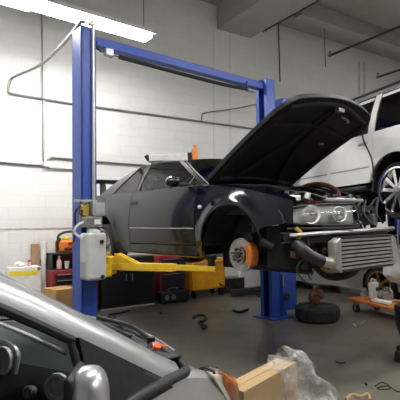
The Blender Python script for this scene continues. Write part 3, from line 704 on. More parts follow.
# things on the roof and on the car
t = thing('cardboard_tray', 'white cardboard tray lying on the dark car roof', 'box', cw(-.05,-.30,LZ+1.363), atan2(fwd.y,fwd.x)+.75)
MB().box((0,0,.045),(.52,.34,.09)).build('tray', M['paper'], t, bevel=.008)
MB().box((-.285,0,.05),(.05,.33,.075), Matrix.Rotation(R(-35),3,'Y')).build('end_flap', M['black'], t); MB().box((.285,0,.05),(.05,.33,.10)).build('end_flap', M['black'], t)
t = thing('spray_can', 'orange can standing on the dark car roof beside the white tray', 'can', cw(.30,-.16,LZ+1.372))
MB().lathe([(.001,0),(.04,0),(.04,.13),(.03,.15),(.001,.15)]).build('can_body', M['orange'], t); MB().cyl((0,0,.145),(0,0,.19),.022,12).build('cap', M['orange'], t)
pipe('slack_cable', [dp(358,125,5.0),dp(361,130,5.05),dp(364,142,5.1),dp(369,152,5.12),dp(372.5,163,5.15),dp(373.5,176,5.15),dp(372,192,5.1)], .009, M['black'], 'thin black cord hanging down from the raised hood edge', 'cord', sm=4)

# ------------------------------------------------------------------ white SUV on the second lift
SF = V((-.342,.94,0)).normalized(); SL = V((-.94,-.342,0)).normalized(); SO = V((3.52,6.235,0)); SZ = 1.54
suv = thing('suv', 'white SUV with chrome wheels raised high on the lift at right', 'car', (SO.x,SO.y,SZ), atan2(SF.y,SF.x))
Q = lambda n, mb, m, par=suv, **k: mb.build(n, m, par, **k)
syw = smooth((-1.12,.88),(-.95,.97),(0,1.0),(2.9,1.0),(3.6,.97),(3.95,.85))
szt = smooth((-1.12,1.20),(0,1.20),(1.6,1.19),(2.3,1.18),(3.3,1.14),(3.95,1.02))
szb = smooth((-1.12,.52),(-.8,.48),(0,.46),(2.9,.46),(3.95,.42))
SA_ = [(0,.36,.50),(2.95,.36,.50)]
def syf(x, z):
    s = 1-.03*((.75-z)/.4)**2 if z < .75 else 1-.03*((z-.75)/.5)**2
    return syw(x)*s + sum(.02*math.exp(-((hypot(x-xc,z-zc)-r)/.06)**2) for xc,zc,r in SA_)
bm_ = MB()
for sg in (-1,1):
    side(bm_, -1.12, .40, 14, szb, szt, syf, sg, SA_, 9)
    side(bm_, 2.42, 3.95, 18, szb, szt, syf, sg, SA_, 9)
    rail = lambda x: (x, sg*.80, smooth((-1.0,1.72),(0,1.76),(1.4,1.76),(1.85,1.72))(x))
    belt = lambda x: (x, sg*(syf(x,szt(x))-.02), szt(x))
    for lo, up in (((-1.10,-.92),(-.98,-.86)),((.42,.54),(.40,.50)),((1.38,1.50),(1.28,1.38)),((2.38,2.52),(1.72,1.86))):
        pane(bm_, (belt(lo[0]),belt(lo[1])), (rail(up[0]),rail(up[1])), 3, 6, .02)
    bm_.grid([[(x, sg*(.80+ .02), rail(x)[2]-.06),(x, sg*.79, rail(x)[2])] for x in lin(-.98,1.86,12)])
    bm_.grid([[(x,sg*syf(x,szt(x)),szt(x)), belt(x)] for x in lin(-1.12,2.5,12)])
bm_.grid([[(x, .80*v, smooth((-1.0,1.72),(0,1.76),(1.4,1.76),(1.85,1.72))(x)+.07*(1-v*v)) for v in lin(-1,1,11)] for x in lin(-1.0,1.86,12)])
bm_.grid([[(x, syf(x,szt(x))*v, szt(x)+.05*(1-v*v)) for v in lin(-1,1,11)] for x in lin(2.5,3.95,9)])
bm_.grid([[(3.95+.05*(1-v*v), syf(3.95,z)*v, z) for v in lin(-1,1,9)] for z in lin(.42,1.03,6)])
bm_.grid([[(-1.12-.03*(1-v*v), syf(-1.12,z)*v, z) for v in lin(-1,1,9)] for z in lin(.52,1.21,6)])
Q('body', bm_, M['white_paint'], solid=.02)
for sg in (-1,1):
    rail = lambda x: (x, sg*.80, smooth((-1.0,1.72),(0,1.76),(1.4,1.76),(1.85,1.72))(x))
    belt = lambda x: (x, sg*(syf(x,szt(x))-.02), szt(x))
    for (x0,x1) in ((.406,1.41),(1.418,2.414)):
        d = Q('door', side(MB(), x0, x1, 8, lambda x: .50, szt, syf, sg, SA_, 9), M['white_paint'], solid=.03)
        xh = x0+.20; Q('door_handle', MB().box((xh,sg*(syf(xh,1.07)+.015),1.07),(.19,.03,.035)), M['silver_trim'], d, bevel=.01)
        Q('door_side_strip', MB().box(((x0+x1)/2,sg*(syf(x0+.3,.72)+.008),.72),(x1-x0-.08,.018,.022)), M['grey_plastic'], d)
    for lo, up in (((-.90,.40),(-.84,.38)),((.56,1.36),(.52,1.27)),((1.52,2.36),(1.40,1.71))):
        w = Q('side_window', pane(MB(), (belt(lo[0]),belt(lo[1])), (rail(up[0]),(rail(up[1]))), 6, 6, .02), M['glass_dark'])
        l0,l1,u0,u1 = V(belt(lo[0])),V(belt(lo[1])),V(rail(up[0])),V(rail(up[1]))
        Q('window_seal', MB().tube([l0,l0.lerp(u0,.5)+V((0,sg*.022,0)),u0,u1,u1.lerp(l1,.5)+V((0,sg*.022,0)),l1],.014,6,closed=True), M['black'], w)
    Q('roof_rail', MB().tube([(-.85,sg*.74,1.80),(-.7,sg*.74,1.85),(1.2,sg*.74,1.87),(1.4,sg*.74,1.83)],.022,8,3), M['black'])
    Q('running_board', MB().box((1.48,sg*.985,.425),(1.92,.16,.07)), M['black'], bevel=.02)
    for xc,zc,r in SA_: Q('wheel_arch_liner', arc_liner(MB(), xc, zc, r-.005, sg*.97, sg*.55), M['matte_black'], solid=.004)
    for xc,zc,r in SA_: wheel(suv, (xc,sg*.86,.35), sg, .385, .27, .305, 10, M['chrome'])
    Q('headlight', MB().box((3.90,sg*.68,.88),(.14,.28,.20)), M['plastic_white'], bevel=.03)
    Q('tail_light', MB().box((-1.13,sg*.86,1.0),(.08,.10,.55)), M['darkred'], bevel=.02)
Q('windshield', sheet((2.50,.90,1.20),0,(1.87,.76,1.73),0,cx=.14,tx=.06,crown=.07), M['glass_dark'])
Q('rear_window', sheet((-1.13,.80,1.24),0,(-1.0,.74,1.72),0,cx=-.04,tx=-.02,crown=.06), M['glass_dark'])
ch = MB(); ch.box((1.4,0,.42),(4.6,1.5,.10)); 
for y in (-.5,.5): ch.box((1.4,y,.33),(4.7,.10,.14))
for x in (0,2.95): ch.cyl((x,-.75,.35),(x,.75,.35),.06,12); ch.ball((x,0,.35),.16)
Q('chassis', ch, M['matte_black'])
p0 = SO+SF*2.40+SL*1.24; p1 = SO+SF*2.40-SL*1.24
liftB, SB = lift(p0, p1, 3.72, 'blue two-post lift behind the open hood, holding up the white SUV', False)
LB = liftB.rotation_euler.z
am = []
for sx, xx in ((.12,0),(-.12,0)):
    for side_ in (0,1):
        x0 = .16 if side_ == 0 else SB-.16; x1 = .62 if side_ == 0 else SB-.62
        sy = 1 if sx > 0 else -1
        L0 = V((x0,sy*.12,1.74)); L1 = V((x1,sy*1.25,1.74)); u = (L1-L0).normalized()
        MB().box((L0+L1)/2,((L1-L0).length,.10,.09),atan2(u.y,u.x)).cyl(L1,L1+V((0,0,.062)),.06,14).build('lift_arm', M['black'], liftB, bevel=.006)
for c in liftB.children:
    if c.name.startswith('carriage'): c.location.z = .72

# ------------------------------------------------------------------ grey car on the floor behind
GD = V((-.55,.835,0)).normalized(); GL = V((-GD.y,GD.x,0)); GO = V((3.33,8.42,0)) - GL*.80
gc = thing('parked_car', 'low grey car with a gold wheel parked behind the intercooler', 'car', (GO.x,GO.y,0), atan2(GD.y,GD.x))
Gp = lambda n, mb, m, par=gc, **k: mb.build(n, m, par, **k)
gyw = smooth((-.85,.70),(-.6,.82),(0,.86),(2.4,.86),(3.0,.80),(3.3,.68)); gzt = smooth((-.85,.82),(0,.90),(2.0,.90),(2.6,.84),(3.3,.68)); gzb = smooth((-.85,.26),(0,.2),(2.5,.2),(3.3,.24))
GA = [(0,.31,.36),(2.55,.31,.36)]
gyf = lambda x, z: gyw(x)*(1-.06*((.5-z)/.4)**2)
gb = MB()
for sg in (-1,1):
    side(gb, -.85, 3.3, 30, gzb, gzt, gyf, sg, GA, 8)
    for lo, up in (((-.55,-.2),(.10,.30)),((.62,.70),(.72,.80)),((1.72,1.82),(1.20,1.30))):
        gr = lambda x: (x, sg*.60, 1.26); gbelt = lambda x: (x, sg*(gyf(x,gzt(x))-.04), gzt(x)); pane(gb, (gbelt(lo[0]),gbelt(lo[1])), (gr(up[0]),gr(up[1])), 3, 5)
    for xc,zc,r in GA: Gp('wheel_arch_liner', arc_liner(MB(), xc, zc, r-.005, sg*.83, sg*.5), M['matte_black'], solid=.004)
gb.grid([[(x, .60*v, 1.26+.05*(1-v*v)) for v in lin(-1,1,9)] for x in lin(.1,1.3,6)])
gb.grid([[(x, gyf(x,gzt(x))*v, gzt(x)+.03*(1-v*v)) for v in lin(-1,1,9)] for x in lin(1.75,3.3,8)]); gb.grid([[(x, gyf(x,gzt(x))*v, gzt(x)+.03*(1-v*v)) for v in lin(-1,1,9)] for x in lin(-.85,-.3,5)])
gb.grid([[(3.3,gyf(3.3,z)*v,z) for v in lin(-1,1,7)] for z in lin(.24,.7,5)]); gb.grid([[(-.85,gyf(-.85,z)*v,z) for v in lin(-1,1,7)] for z in lin(.26,.84,5)])
Gp('body', gb, M['grey_paint'], solid=.012)
for sg in (-1,1):
    gr = lambda x: (x, sg*.60, 1.26); gbelt = lambda x: (x, sg*(gyf(x,gzt(x))-.04), gzt(x))
    Gp('side_window', pane(MB(), (gbelt(-.2),gbelt(1.72)), (gr(.3),gr(1.2)), 6, 5), M['glass_dark'])
    for xc in (0,2.55): wheel(gc, (xc,sg*.755,.325), sg, .325, .23, .235, 5, M['gold'], True)
    Gp('tail_light', MB().box((-.84,sg*.55,.70),(.06,.24,.12)), M['darkred'], bevel=.01)
Gp('windshield', sheet((1.84,.80,.90),0,(1.30,.58,1.26),0,cx=.12,tx=.05), M['glass_dark']); Gp('rear_window', sheet((-.42,.74,.90),0,(.1,.58,1.26),0), M['glass_dark'])
Gp('underbody', MB().box((1.2,0,.26),(3.6,1.35,.12)), M['matte_black'])
def lump(name, c, sc, m, label, cat, seed, amp=.25, rz=0):
    random.seed(seed); mb = MB(); q = bmesh.ops.create_icosphere(mb.bm, subdivisions=4, radius=1)
    from mathutils import noise
    for v in mb.bm.verts:
        n = noise.noise(v.co*2.1+V((seed,0,0))) + .5*noise.noise(v.co*5.0+V((0,seed,0)))
        v.co *= 1+amp*n; v.co.z = max(v.co.z, -.8)
        v.co = V((v.co.x*sc[0], v.co.y*sc[1], v.co.z*sc[2]))
    o = mb.build(name, m); o.location = c; o.rotation_euler = (0,0,rz); return tag(o, label, cat)
rc = dp(381,261,8.22)
lump('red_rag', rc+V((0,.07,0)), (.20,.05,.12), M['cloth_red'], 'dark red cloth draped over the fender above the gold wheel', 'cloth', 5, .2, atan2(GD.y,GD.x))
# pole mounted rag bag on the right
wb = thing('cloth_sack', 'white cloth sack hanging at the right edge above the dolly', 'bag', dp(399,264,6.9))
random.seed(2)
mb = MB(); mb.lathe([(.001,-.30),(.12,-.27),(.20,-.16),(.21,-.02),(.17,.10),(.10,.19),(.05,.24),(.07,.29)], (0,0,0), (0,0,1), 28)
from mathutils import noise as nz_
for v in mb.bm.verts: v.co += V((v.co.x,v.co.y,0))*.35*nz_.noise(V((v.co.x*9,v.co.y*9,v.co.z*3)))
mb.build('sack', M['cloth_white'], wb); 
MB().tube([(0,0,.22),(.0,0,.45),(.02,0,.75),(.0,.0,1.02)],.008,6,3).build('cord', M['cond_white'], wb)

# ------------------------------------------------------------------ silver car beside the viewer
PHI = R(26); BF = V((sin(PHI),cos(PHI),0)); BL = V((-cos(PHI),sin(PHI),0)); BO = V((-.08,1.47,0)) + BL*.83
sc_ = thing('compact_car', 'silver compact car in the foreground with folded mirror and black cowl', 'car', (BO.x,BO.y,.012), atan2(BF.y,BF.x))
S = lambda n, mb, m, par=sc_, **k: mb.build(n, m, par, **k)
r_ = lambda x, y, z: V((x, y-.83, z))                 # y counted from the right side inwards
cyw = smooth((-2.75,.66),(-2.5,.80),(-1.8,.85),(-.3,.86),(.35,.845),(.7,.75),(1.0,.58)); 
czt = smooth((-2.75,1.02),(-1.5,1.0),(-.4,.975),(.0,.962),(.25,.90),(.5,.80),(.8,.67),(1.0,.55))
czb = smooth((-2.75,.28),(-2.3,.2),(0,.2),(.7,.2),(1.0,.24)); CA = [(.42,.30,.34),(-2.05,.30,.34)]
def cyf(x, z): return cyw(x)*(1-.05*((.55-z)/.4)**2)
sb = MB()
for sg in (-1,1):
    side(sb, -2.75, -1.25, 14, czb, czt, cyf, sg, CA, 9); side(sb, -.248, 1.0, 20, czb, czt, cyf, sg, CA, 10)
    d = S('door', side(MB(), -1.245, -.253, 10, lambda x: .26, czt, cyf, sg, CA, 9), M['silver'], solid=.02)
    S('door_handle', MB().box((-1.05,sg*(cyf(-1.05,.86)+.012),.86),(.18,.025,.03)), M['silver_trim'], d, bevel=.008)
    # windshield pillar, running on into the roof rail
    st = [(.07,.05,.975),(-.05,.055,1.035),(-.25,.09,1.155),(-.5,.145,1.305),(-.7,.19,1.41),(-.95,.235,1.49),(-1.5,.26,1.53),(-2.2,.27,1.50),(-2.6,.27,1.42)]
    G = []
    for i,(x,y,z) in enumerate(st):
        k = min(1, max(.35, 1-.6*(-x-.7))) if x < -.7 else 1
        wd = (.055,.045,.036,.034,.034,.034,.034,.034,.034)[i]
        row = [(x-.02*k, y-.016, z-wd), (x, y-.014, z-wd*.4), (x+.014*k, y-.004, z+.004), (x+.034*k, y+.020, z+.016), (x+.042*k, y+.046, z+.014)]
        G.append([V((p[0], sg*(.83-p[1]), p[2])) for p in row])
    sb.grid(G)
    sil = lambda x, y, z: V((x, sg*(.83-y), z))
    # window strip, sail panel, glass
    S('window_channel', MB().tube([sil(.02,.03,.955),sil(-.07,.035,.99),sil(-.26,.075,1.105),sil(-.51,.13,1.258),sil(-.71,.175,1.362),sil(-.96,.215,1.44),sil(-1.3,.235,1.475)], .013, 8, 5), M['trim'], d)
    S('inner_channel', MB().tube([sil(-.40,.10,1.150),sil(-.53,.125,1.232),sil(-.73,.17,1.337),sil(-.98,.21,1.415),sil(-1.3,.23,1.45)], .006, 6, 5), M['silver_trim'], d)
    sp = MB(); a0, a1, a2 = sil(-.375,.02,.965), sil(-.02,.012,.955), sil(-.375,.085,1.185)
    sp.grid([[a0.lerp(a2,t), a1.lerp(sil(-.04,.03,.985),t).lerp(a0.lerp(a2,t),0)] for t in lin(0,1,5)])
    S('sail_panel', sp, M['matte_black'], d, solid=.012)
    S('window_divider', MB().tube([sil(-.385,.012,.96),sil(-.395,.088,1.175)], .010, 8), M['black'], d)
    S('side_window', MB().grid and (lambda m: (m.grid([[sil(x,.02,.97).lerp(sil(x,y,z),j/4) for j in range(5)] for x,y,z in ((-.39,.09,1.16),(-.53,.125,1.235),(-.73,.17,1.34),(-.98,.21,1.42),(-1.24,.23,1.45))]), m)[1])(MB()), M['glass_side'], d)
    S('rear_side_window', (lambda m: (m.grid([[sil(x,.03,1.0).lerp(sil(x,y,z),j/4) for j in range(5)] for x,y,z in ((-1.26,.23,1.45),(-1.8,.25,1.46),(-2.3,.25,1.42))]), m)[1])(MB()), M['glass_quarter'])
    # charcoal trim that wraps the pillar foot
    S('pillar_foot_trim', MB().tube([sil(-.42,.022,.962),sil(-.24,.020,.982),sil(-.1,.018,.982),sil(.04,.022,.973),sil(.11,.032,.965),sil(.142,.065,.975),sil(.16,.12,.995),sil(.175,.18,1.012)], .018, 10, 6), M['trim'])
    S('windshield_molding', MB().tube([sil(.08,.11,1.0),sil(-.02,.125,1.06),sil(-.22,.155,1.18),sil(-.47,.205,1.325),sil(-.68,.24,1.425),sil(-.93,.28,1.50)], .013, 8, 5), M['seal'])
    # headlight
    def hpnt(s, t):
        x = .28+.42*s; o_ = .83-cyf(x,czt(x)); tt = -.55+1.55*t
        if tt >= 0: return sil(x, o_+tt*(.05+.06*s), czt(x)+.022+.012*sin(pi*tt))
        return sil(x, o_-.012, czt(x)+.022+tt*.30*min(1,s*1.6+.05))
    hl2 = S('headlight', (lambda m: (m.grid([[hpnt(s,t)+V((-.008,sg*-.0,-.010)) for t in lin(0,1,6)] for s in lin(0,1,9)]), m)[1])(MB()), M['lens_housing'], solid=.01)
    S('headlight_rim', MB().tube([hpnt(s,1)+V((0,0,.006)) for s in lin(0,1,8)],.006,6).tube([hpnt(0,t)+V((0,0,.006)) for t in lin(0,1,8)],.006,6), M['trim'], hl2)
    S('headlight_lens', (lambda m: (m.grid([[hpnt(s,t)+V((.004,sg*.006,.010)) for t in lin(0,1,12)] for s in lin(0,1,9)]), m)[1])(MB()), M['lens'], hl2)
    S('turn_signal', (lambda m: (m.grid([[hpnt(s,t)+V((0,sg*.002,.003)) for t in lin(.05,.50,6)] for s in lin(.22,.85,6)]), m)[1])(MB()), M['amber'], hl2, solid=.008)
    for xc in (.42,-2.05): wheel(sc_, (xc,sg*.735,.30), sg, .312, .19, .19, 7, M['silver_trim'])
    for xc,zc,r in CA: S('wheel_arch_liner', arc_liner(MB(), xc, zc, r-.005, sg*.80, sg*.5), M['matte_black'], solid=.004)
    s_ = MB(); s_.box((-1.0,sg*.38,.52),(.50,.48,.20)); s_.box((-1.32,sg*.38,.86),(.14,.46,.62),Matrix.Rotation(R(-14),3,'Y')); s_.box((-1.42,sg*.38,1.25),(.09,.24,.16)); S('seat', s_, M['black'], bevel=.05)
rz_ = lambda x: smooth((-2.6,1.42),(-2.2,1.50),(-1.5,1.53),(-.95,1.50))(x)+.012
sb.grid([[(x+(.06*(1-v*v) if x > -1 else 0), (.83-.27)*v, rz_(x)+.04*(1-v*v)) for v in lin(-1,1,11)] for x in lin(-2.6,-.93,10)])
sb.grid([[(-2.75+.15*j/5, (.80-.24*j/5*1.0)*v*.98, 1.0+.42*j/5) for v in (-1,-.8)] for j in range(6)]); sb.grid([[(-2.75+.15*j/5, (.80-.24*j/5)*v*.98, 1.0+.42*j/5) for v in (.8,1)] for j in range(6)])
sb.grid([[(-2.75,cyf(-2.75,z)*v,z) for v in lin(-1,1,7)] for z in lin(.28,1.02,6)])
sb.grid([[(1.0+.12*(1-v*v),cyf(1.0,z)*v,z) for v in lin(-1,1,9)] for z in lin(.24,.59,6)])
S('body', sb, M['silver'], solid=.006)
hz = lambda x, v: smooth((.0,.985),(.16,.975),(.35,.915),(.6,.80),(.85,.68),(1.02,.57))(x-.20*(1-v*v)*(1 if x < .5 else max(0,(1.0-x)/.5)))
hzz = lambda t: smooth((0,.965),(.2,.90),(.45,.80),(.8,.66),(1,.56))(max(0,t))-.010
hh_ = lambda t: .785-.30*max(0,t)**1.2
for sg in (-1,1):
    S('fender_top', (lambda m: (m.grid([[(.17+.83*t, sg*(cyf(.17+.83*t,czt(.17+.83*t))*(1-j/3)+hh_(t*.97)*j/3), czt(.17+.83*t)*(1-j/3)+hzz(t)*j/3+.012*sin(pi*j/3)) for j in range(4)] for t in lin(-.15,1,14)]), m)[1])(MB()), M['silver'], solid=.004)
hm = MB(); hm.grid([[(.17+.18*(1-v*v)*(1-t)+ (.85-.0)*t+.10*(1-v*v)*t, hh_(t)*v, smooth((0,.965),(.2,.90),(.45,.80),(.8,.66),(1,.56))(t)+.055*(1-v*v)*(1-t*.4)-.012) for v in lin(-1,1,21)] for t in lin(0,1,16)])
S('hood', hm, M['silver'], solid=.006)
bc = lambda v: (.10+.24*(1-v*v), .72*v, .99+.052*(1-v*v))
tcv = lambda v: (-.93+.06*(1-v*v), .55*v, 1.50+.045*(1-v*v))
S('windshield', (lambda m: (m.grid([[V(bc(v)).lerp(V(tcv(v)),j/7) for v in lin(-1,1,17)] for j in range(8)]), m)[1])(MB()), M['glass_clear'])
S('rear_window', (lambda m: (m.grid([[(-2.755+.15*j/5, .6*v, 1.03+.38*j/5) for v in lin(-1,1,7)] for j in range(6)]), m)[1])(MB()), M['glass_dark'])
cwm = MB(); cwm.grid([[V(bc(v))+V((.0,0,-.012)), V(bc(v))+V((.05,0,-.018)), V(bc(v))+V((.10,0,-.012)), V(bc(v))+V((.115,0,-.03))] for v in lin(-1,1,25)])
S('cowl_panel', cwm, M['trim'], solid=.008)
for v0, v1 in ((-.70,-.02),(.05,.72)):
    wb_ = S('wiper_blade', MB().tube([V(bc(v0+(v1-v0)*t))+V((-.015-.05*t,0,.018+.02*t)) for t in lin(0,1,8)], .007, 6), M['black'])
    S('wiper_arm', MB().tube([V(bc(v0-.10))+V((.055,0,.012)), V(bc(v0+.08))+V((.045,0,.03)), V(bc(v0+.35))+V((.005,0,.034))], .009, 6, 4), M['black'], wb_)
    S('wiper_pivot', MB().cyl(V(bc(v0-.1))+V((.055,0,-.005)),V(bc(v0-.1))+V((.055,0,.022)),.016,12), M['black'], wb_)
S('washer_nozzle', MB().ball(V(bc(-.46))+V((.07,0,.005)),.02,(1.2,1,.7)), M['seal'])
S('wiper_linkage', MB().tube([V(bc(v))+V((.085+.008*sin(v*40),0,.0+.006*sin(v*33))) for v in lin(-.85,-.2,14)],.008,6).tube([V(bc(v))+V((.112,0,-.005)) for v in lin(-.95,.9,20)],.005,6), M['grey_metal'])
# dashboard
pr = [(.16,1.0),(.0,1.025),(-.12,1.03),(-.19,1.015),(-.225,.97),(-.25,.88),(-.20,.76),(-.22,.60),(.1,.58)]
db = MB(); db.grid([[(x-.03*(1-v*v)+(.16*(1-v*v) if x > .1 else 0), .76*v, z+(.02*(1-v*v) if z > .95 else 0)) for x, z in pr] for v in lin(-1,1,17)])
dsh = S('dashboard', db, M['dash'], solid=.004)
def vent(x, y, z, r, yaw):
    c = r_(x,y,z); ax = V((-cos(yaw),-sin(yaw),.12)).normalized()
    v_ = S('air_vent', MB().lathe([(r,.0),(r+.012,.012),(r+.010,.024),(r,.024),(r-.006,.008)], c, ax, 24), M['vent_silver'], dsh)
    b_ = MB(); b_.cyl(c-ax*.02, c+ax*.004, r-.004, 20); S('vent_core', b_, M['black'], v_)
    x_ = ax.cross(V((0,0,1))).normalized(); u_ = x_.cross(ax)
    s2 = MB()
    for k in (-2,-1,0,1,2):
        q = c+x_*(k*r*.36); h = math.sqrt(max(.05,1-(k*.36)**2))*r*.95
        s2.tube([q-u_*h+ax*.012, q+u_*h+ax*.014], .005, 5)
    S('vent_slat', s2, M['vent_silver'], v_)
vent(-.235,.275,.993,.029,.25)
vent(-.235,.50,1.045,.032,.0); vent(-.235,.60,1.045,.032,0)
S('vent_surround', MB().tube([r_(-.245,.455,1.01),r_(-.235,.455,1.07),r_(-.225,.52,1.095),r_(-.225,.60,1.095),r_(-.235,.65,1.07),r_(-.245,.65,1.01)],.010,8,4), M['silver_trim'], dsh)
S('ignition_ring', MB().lathe([(.012,-.01),(.018,-.01),(.018,.012),(.013,.016),(.012,.01)], r_(-.27,.36,.975), V((-.9,-.2,.3)), 18), M['silver_trim'], dsh)
S('steering_wheel', MB().tube([(-.45+.06*sin(a),.38+.18*cos(a),.93+.17*sin(a)) for a in lin(0,2*pi,25)[:-1]],.016,8,closed=True).cyl((-.45,.38,.93),(-.22,.38,.86),.03,10).box((-.45,.38,.93),(.03,.32,.05)), M['black'])
S('floor_pan', MB().box((-1.0,0,.28),(3.0,1.45,.10)).box((.08,0,.5),(.04,1.3,.5)), M['matte_black'])
# folded mirror
mm = MB(); q = bmesh.ops.create_icosphere(mm.bm, subdivisions=4, radius=1)
for v in mm.bm.verts:
    c = v.co
    c.x = (abs(c.x)**.75)*(1 if c.x > 0 else -1); c.z = (abs(c.z)**.7)*(1 if c.z > 0 else -1)
    if c.x < -.62: c.x = -.62
    v.co = V((c.x*.044, c.y*.068, c.z*.085))
mo = S('door_mirror', mm, M['silver']); mo.location = r_(-.492,-.050,1.078); mo.rotation_euler = (0,0,R(-62))
S('mirror_glass', MB().box((-.030,0,0),(.020,.132,.160)), M['black'], mo, bevel=.02)
S('mirror_arm', MB().box(r_(-.40,-.02,1.0),(.09,.10,.05)), M['trim'], mo).matrix_parent_inverse = Matrix.Identity(4)
mo.children[-1].location = (0,0,0)
for c in mo.children:
    if c.name.startswith('mirror_arm'):
        c.parent = sc_
# drink can on the cowl
cn = thing('drink_can', 'red orange drink can lying on the silver car cowl', 'can', dp(157.5,349.5,1.70))
ax = V((-.75,-.55,.35)).normalized(); cn.scale = (.78,.78,.78)
MB().lathe([(.001,-.045),(.022,-.045),(.031,-.034),(.031,.028),(.025,.04)], (0,0,0), ax, 20).build('can_body', M['can_red'], cn)
MB().lathe([(.025,.04),(.0255,.045),(.022,.041),(.001,.041)], (0,0,0), ax, 20).build('can_lid', M['alu'], cn); MB().cyl(ax*.0415+V((.004,0,.004)),ax*.043+V((.004,0,.004)),.008,10).build('can_opening', M['black'], cn)

# ------------------------------------------------------------------ things along the left wall
def at(px, d):                                       # floor point at distance d from the wall on the picture column px
    u = ray(px,292).x; z = (Z0-d*math.sqrt(1+KW*KW))/(1-KW*u); return V((u*z, z, 0))
def chest(name, label, loc, w, dp_, h, mbody, mdr, rows, casters, group=None, z0=.1):
    t = thing(name, label, 'tool chest', loc, WA, group)
    MB().box((0,0,z0+(h-z0)/2),(w,dp_,h-z0)).build('body', mbody, t, bevel=.01)
    n = len(rows); tot = sum(rows); zz = h-.05; av = h-z0-.09
    for r in rows:
        hh = av*r/tot; d = MB().box((0,-dp_/2-.008,zz-hh/2),(w-.09,.018,hh-.014)).build('drawer', mdr, t, bevel=.004)
        MB().box((0,-dp_/2-.026,zz-.022),(w-.14,.022,.014)).build('handle', M['chrome'], d); zz -= hh
    for x in (-w/2+.07,w/2-.07):
        for y in (-dp_/2+.07,dp_/2-.07):
            MB().cyl((x-.014,y,z0*.5),(x+.014,y,z0*.5),z0*.5,14).box((x,y,z0*.9),(.05,.05,z0*.3)).build('caster', M['black'], t)
    return t
c1 = at(72,.48); C1H = .76
chest('tool_chest', 'red rolling tool chest with black drawers left of the near lift post', c1, .80, .46, C1H, M['red'], M['black'], [1,1,1,1.4,1.4], True)
tc_ = thing('top_box', 'open black and red top box standing on the red chest by the wall', 'tool chest', c1+V((0,0,C1H))+WN*(-.02), WA)
mb = MB(); mb.box((0,.19,.14),(.78,.02,.28)); mb.box((-.38,0,.14),(.02,.38,.28)); mb.box((.38,0,.14),(.02,.38,.28)); mb.box((0,0,.01),(.78,.40,.02)); mb.box((0,0,.27),(.78,.40,.02))
mb.build('case', M['black'], tc_, bevel=.004); MB().box((.06,.172,.15),(.56,.012,.20)).build('back_panel', M['red'], tc_)
def cq(x, y, z): return c1 + WD*x - WN*y + V((0,0,z))
t = thing('bottle', 'pinkish clear bottle standing in the open top box', 'bottle', cq(-.26,-.13,C1H+.02)); MB().lathe([(.001,0),(.04,0),(.042,.02),(.042,.12),(.02,.16),(.016,.19),(.001,.19)]).build('bottle_body', M['pinkish'], t); MB().cyl((0,0,.185),(0,0,.215),.02,12).build('cap', M['plastic_white'], t)
t = thing('paper_cup', 'white paper cup beside the pinkish bottle', 'cup', cq(-.13,-.14,C1H+.02)); MB().lathe([(.001,0),(.032,0),(.043,.12),(.040,.12),(.030,.005)]).build('cup_body', M['plastic_white'], t)
bg = thing('tool_bag', 'orange and black tool bag on top of the wall tool chest', 'bag', cq(-.04,.02,C1H+.28), WA)
mb = MB(); mb.box((0,0,.115),(.46,.26,.23)); mb.build('bag_body', M['orange'], bg, bevel=.05, seg=3)
MB().tube([(-.2,-.02,.18),(-.19,-.02,.30),(-.05,-.02,.36),(.12,-.02,.34),(.2,-.02,.2)],.022,8,5).tube([(-.22,-.1,.04),(-.24,-.1,.16),(-.2,-.12,.26)],.03,8,4).build('bag_handle', M['black'], bg)
MB().box((.02,-.135,.16),(.16,.012,.03)).box((.0,-.135,.07),(.26,.012,.05)).build('bag_pocket', M['darkred'], bg, bevel=.004); MB().box((-.09,-.06,.25),(.10,.1,.05)).build('bag_tools', M['yellow_label'], bg, bevel=.01)
lp = at(44,.30)
tag(MB().box((0,0,.62),(.075,.075,1.24)).build('timber_post', M['cond_white'], bevel=.006), 'pale grey square post leaning by the red tool chest', 'post').location = lp
o = tag(MB().box((0,0,.60),(.14,.05,1.20)).build('timber_plank', M['wood'], bevel=.005), 'brown timber plank leaning on the wall beside the pale post', 'plank'); o.location = at(36.5,.15); o.rotation_euler = (R(-5),0,WA)
o = tag(MB().box((0,0,.46),(.07,.04,.92)).build('timber_plank', M['card_dark'], bevel=.005), 'short narrow brown plank between the wide plank and the pale post', 'plank'); o.location = at(41.5,.11); o.rotation_euler = (R(-4),0,WA)
c2 = at(23,.42)
t = thing('cardboard_carton', 'large white carton with a yellow stripe by the left wall', 'box', c2, WA)
MB().box((0,0,.42),(.50,.34,.84)).build('carton', M['paper'], t, bevel=.006); MB().box((-.02,-.172,.745),(.45,.006,.075)).build('stripe', M['yellow_label'], t); MB().cyl((.215,-.17,.80),(.215,-.178,.80),.03,14).build('sticker', M['cond'], t)
lump('crumpled_paper', c2+V((-.06,0,.84+.035)), (.10,.08,.045), M['paper'], 'crumpled white paper on the yellow striped carton', 'paper', 9)
t = thing('spray_can', 'small red topped can on the yellow striped carton', 'can', c2+WD*.10+V((0,0,.84))); MB().cyl((0,0,0),(0,0,.07),.03,14).build('can_body', M['pinkish'], t); MB().cyl((0,0,.07),(0,0,.10),.026,14).build('cap', M['red'], t)
c3 = at(-6,.50)
lump('grey_sack', c3+V((0,0,.36)), (.24,.17,.45), M['grey_metal'], 'grey lumpy sack at the far left by the carton', 'sack', 4, .12)
t = thing('cardboard_box', 'small brown cardboard box behind the silver windshield', 'box', fp(61,326), .75)
MB().box((0,0,.285),(.36,.40,.57)).build('carton', M['card_mid'], t, bevel=.004); MB().box((0,-.0,.5705),(.36,.05,.002)).build('tape', M['card_dark'], t)
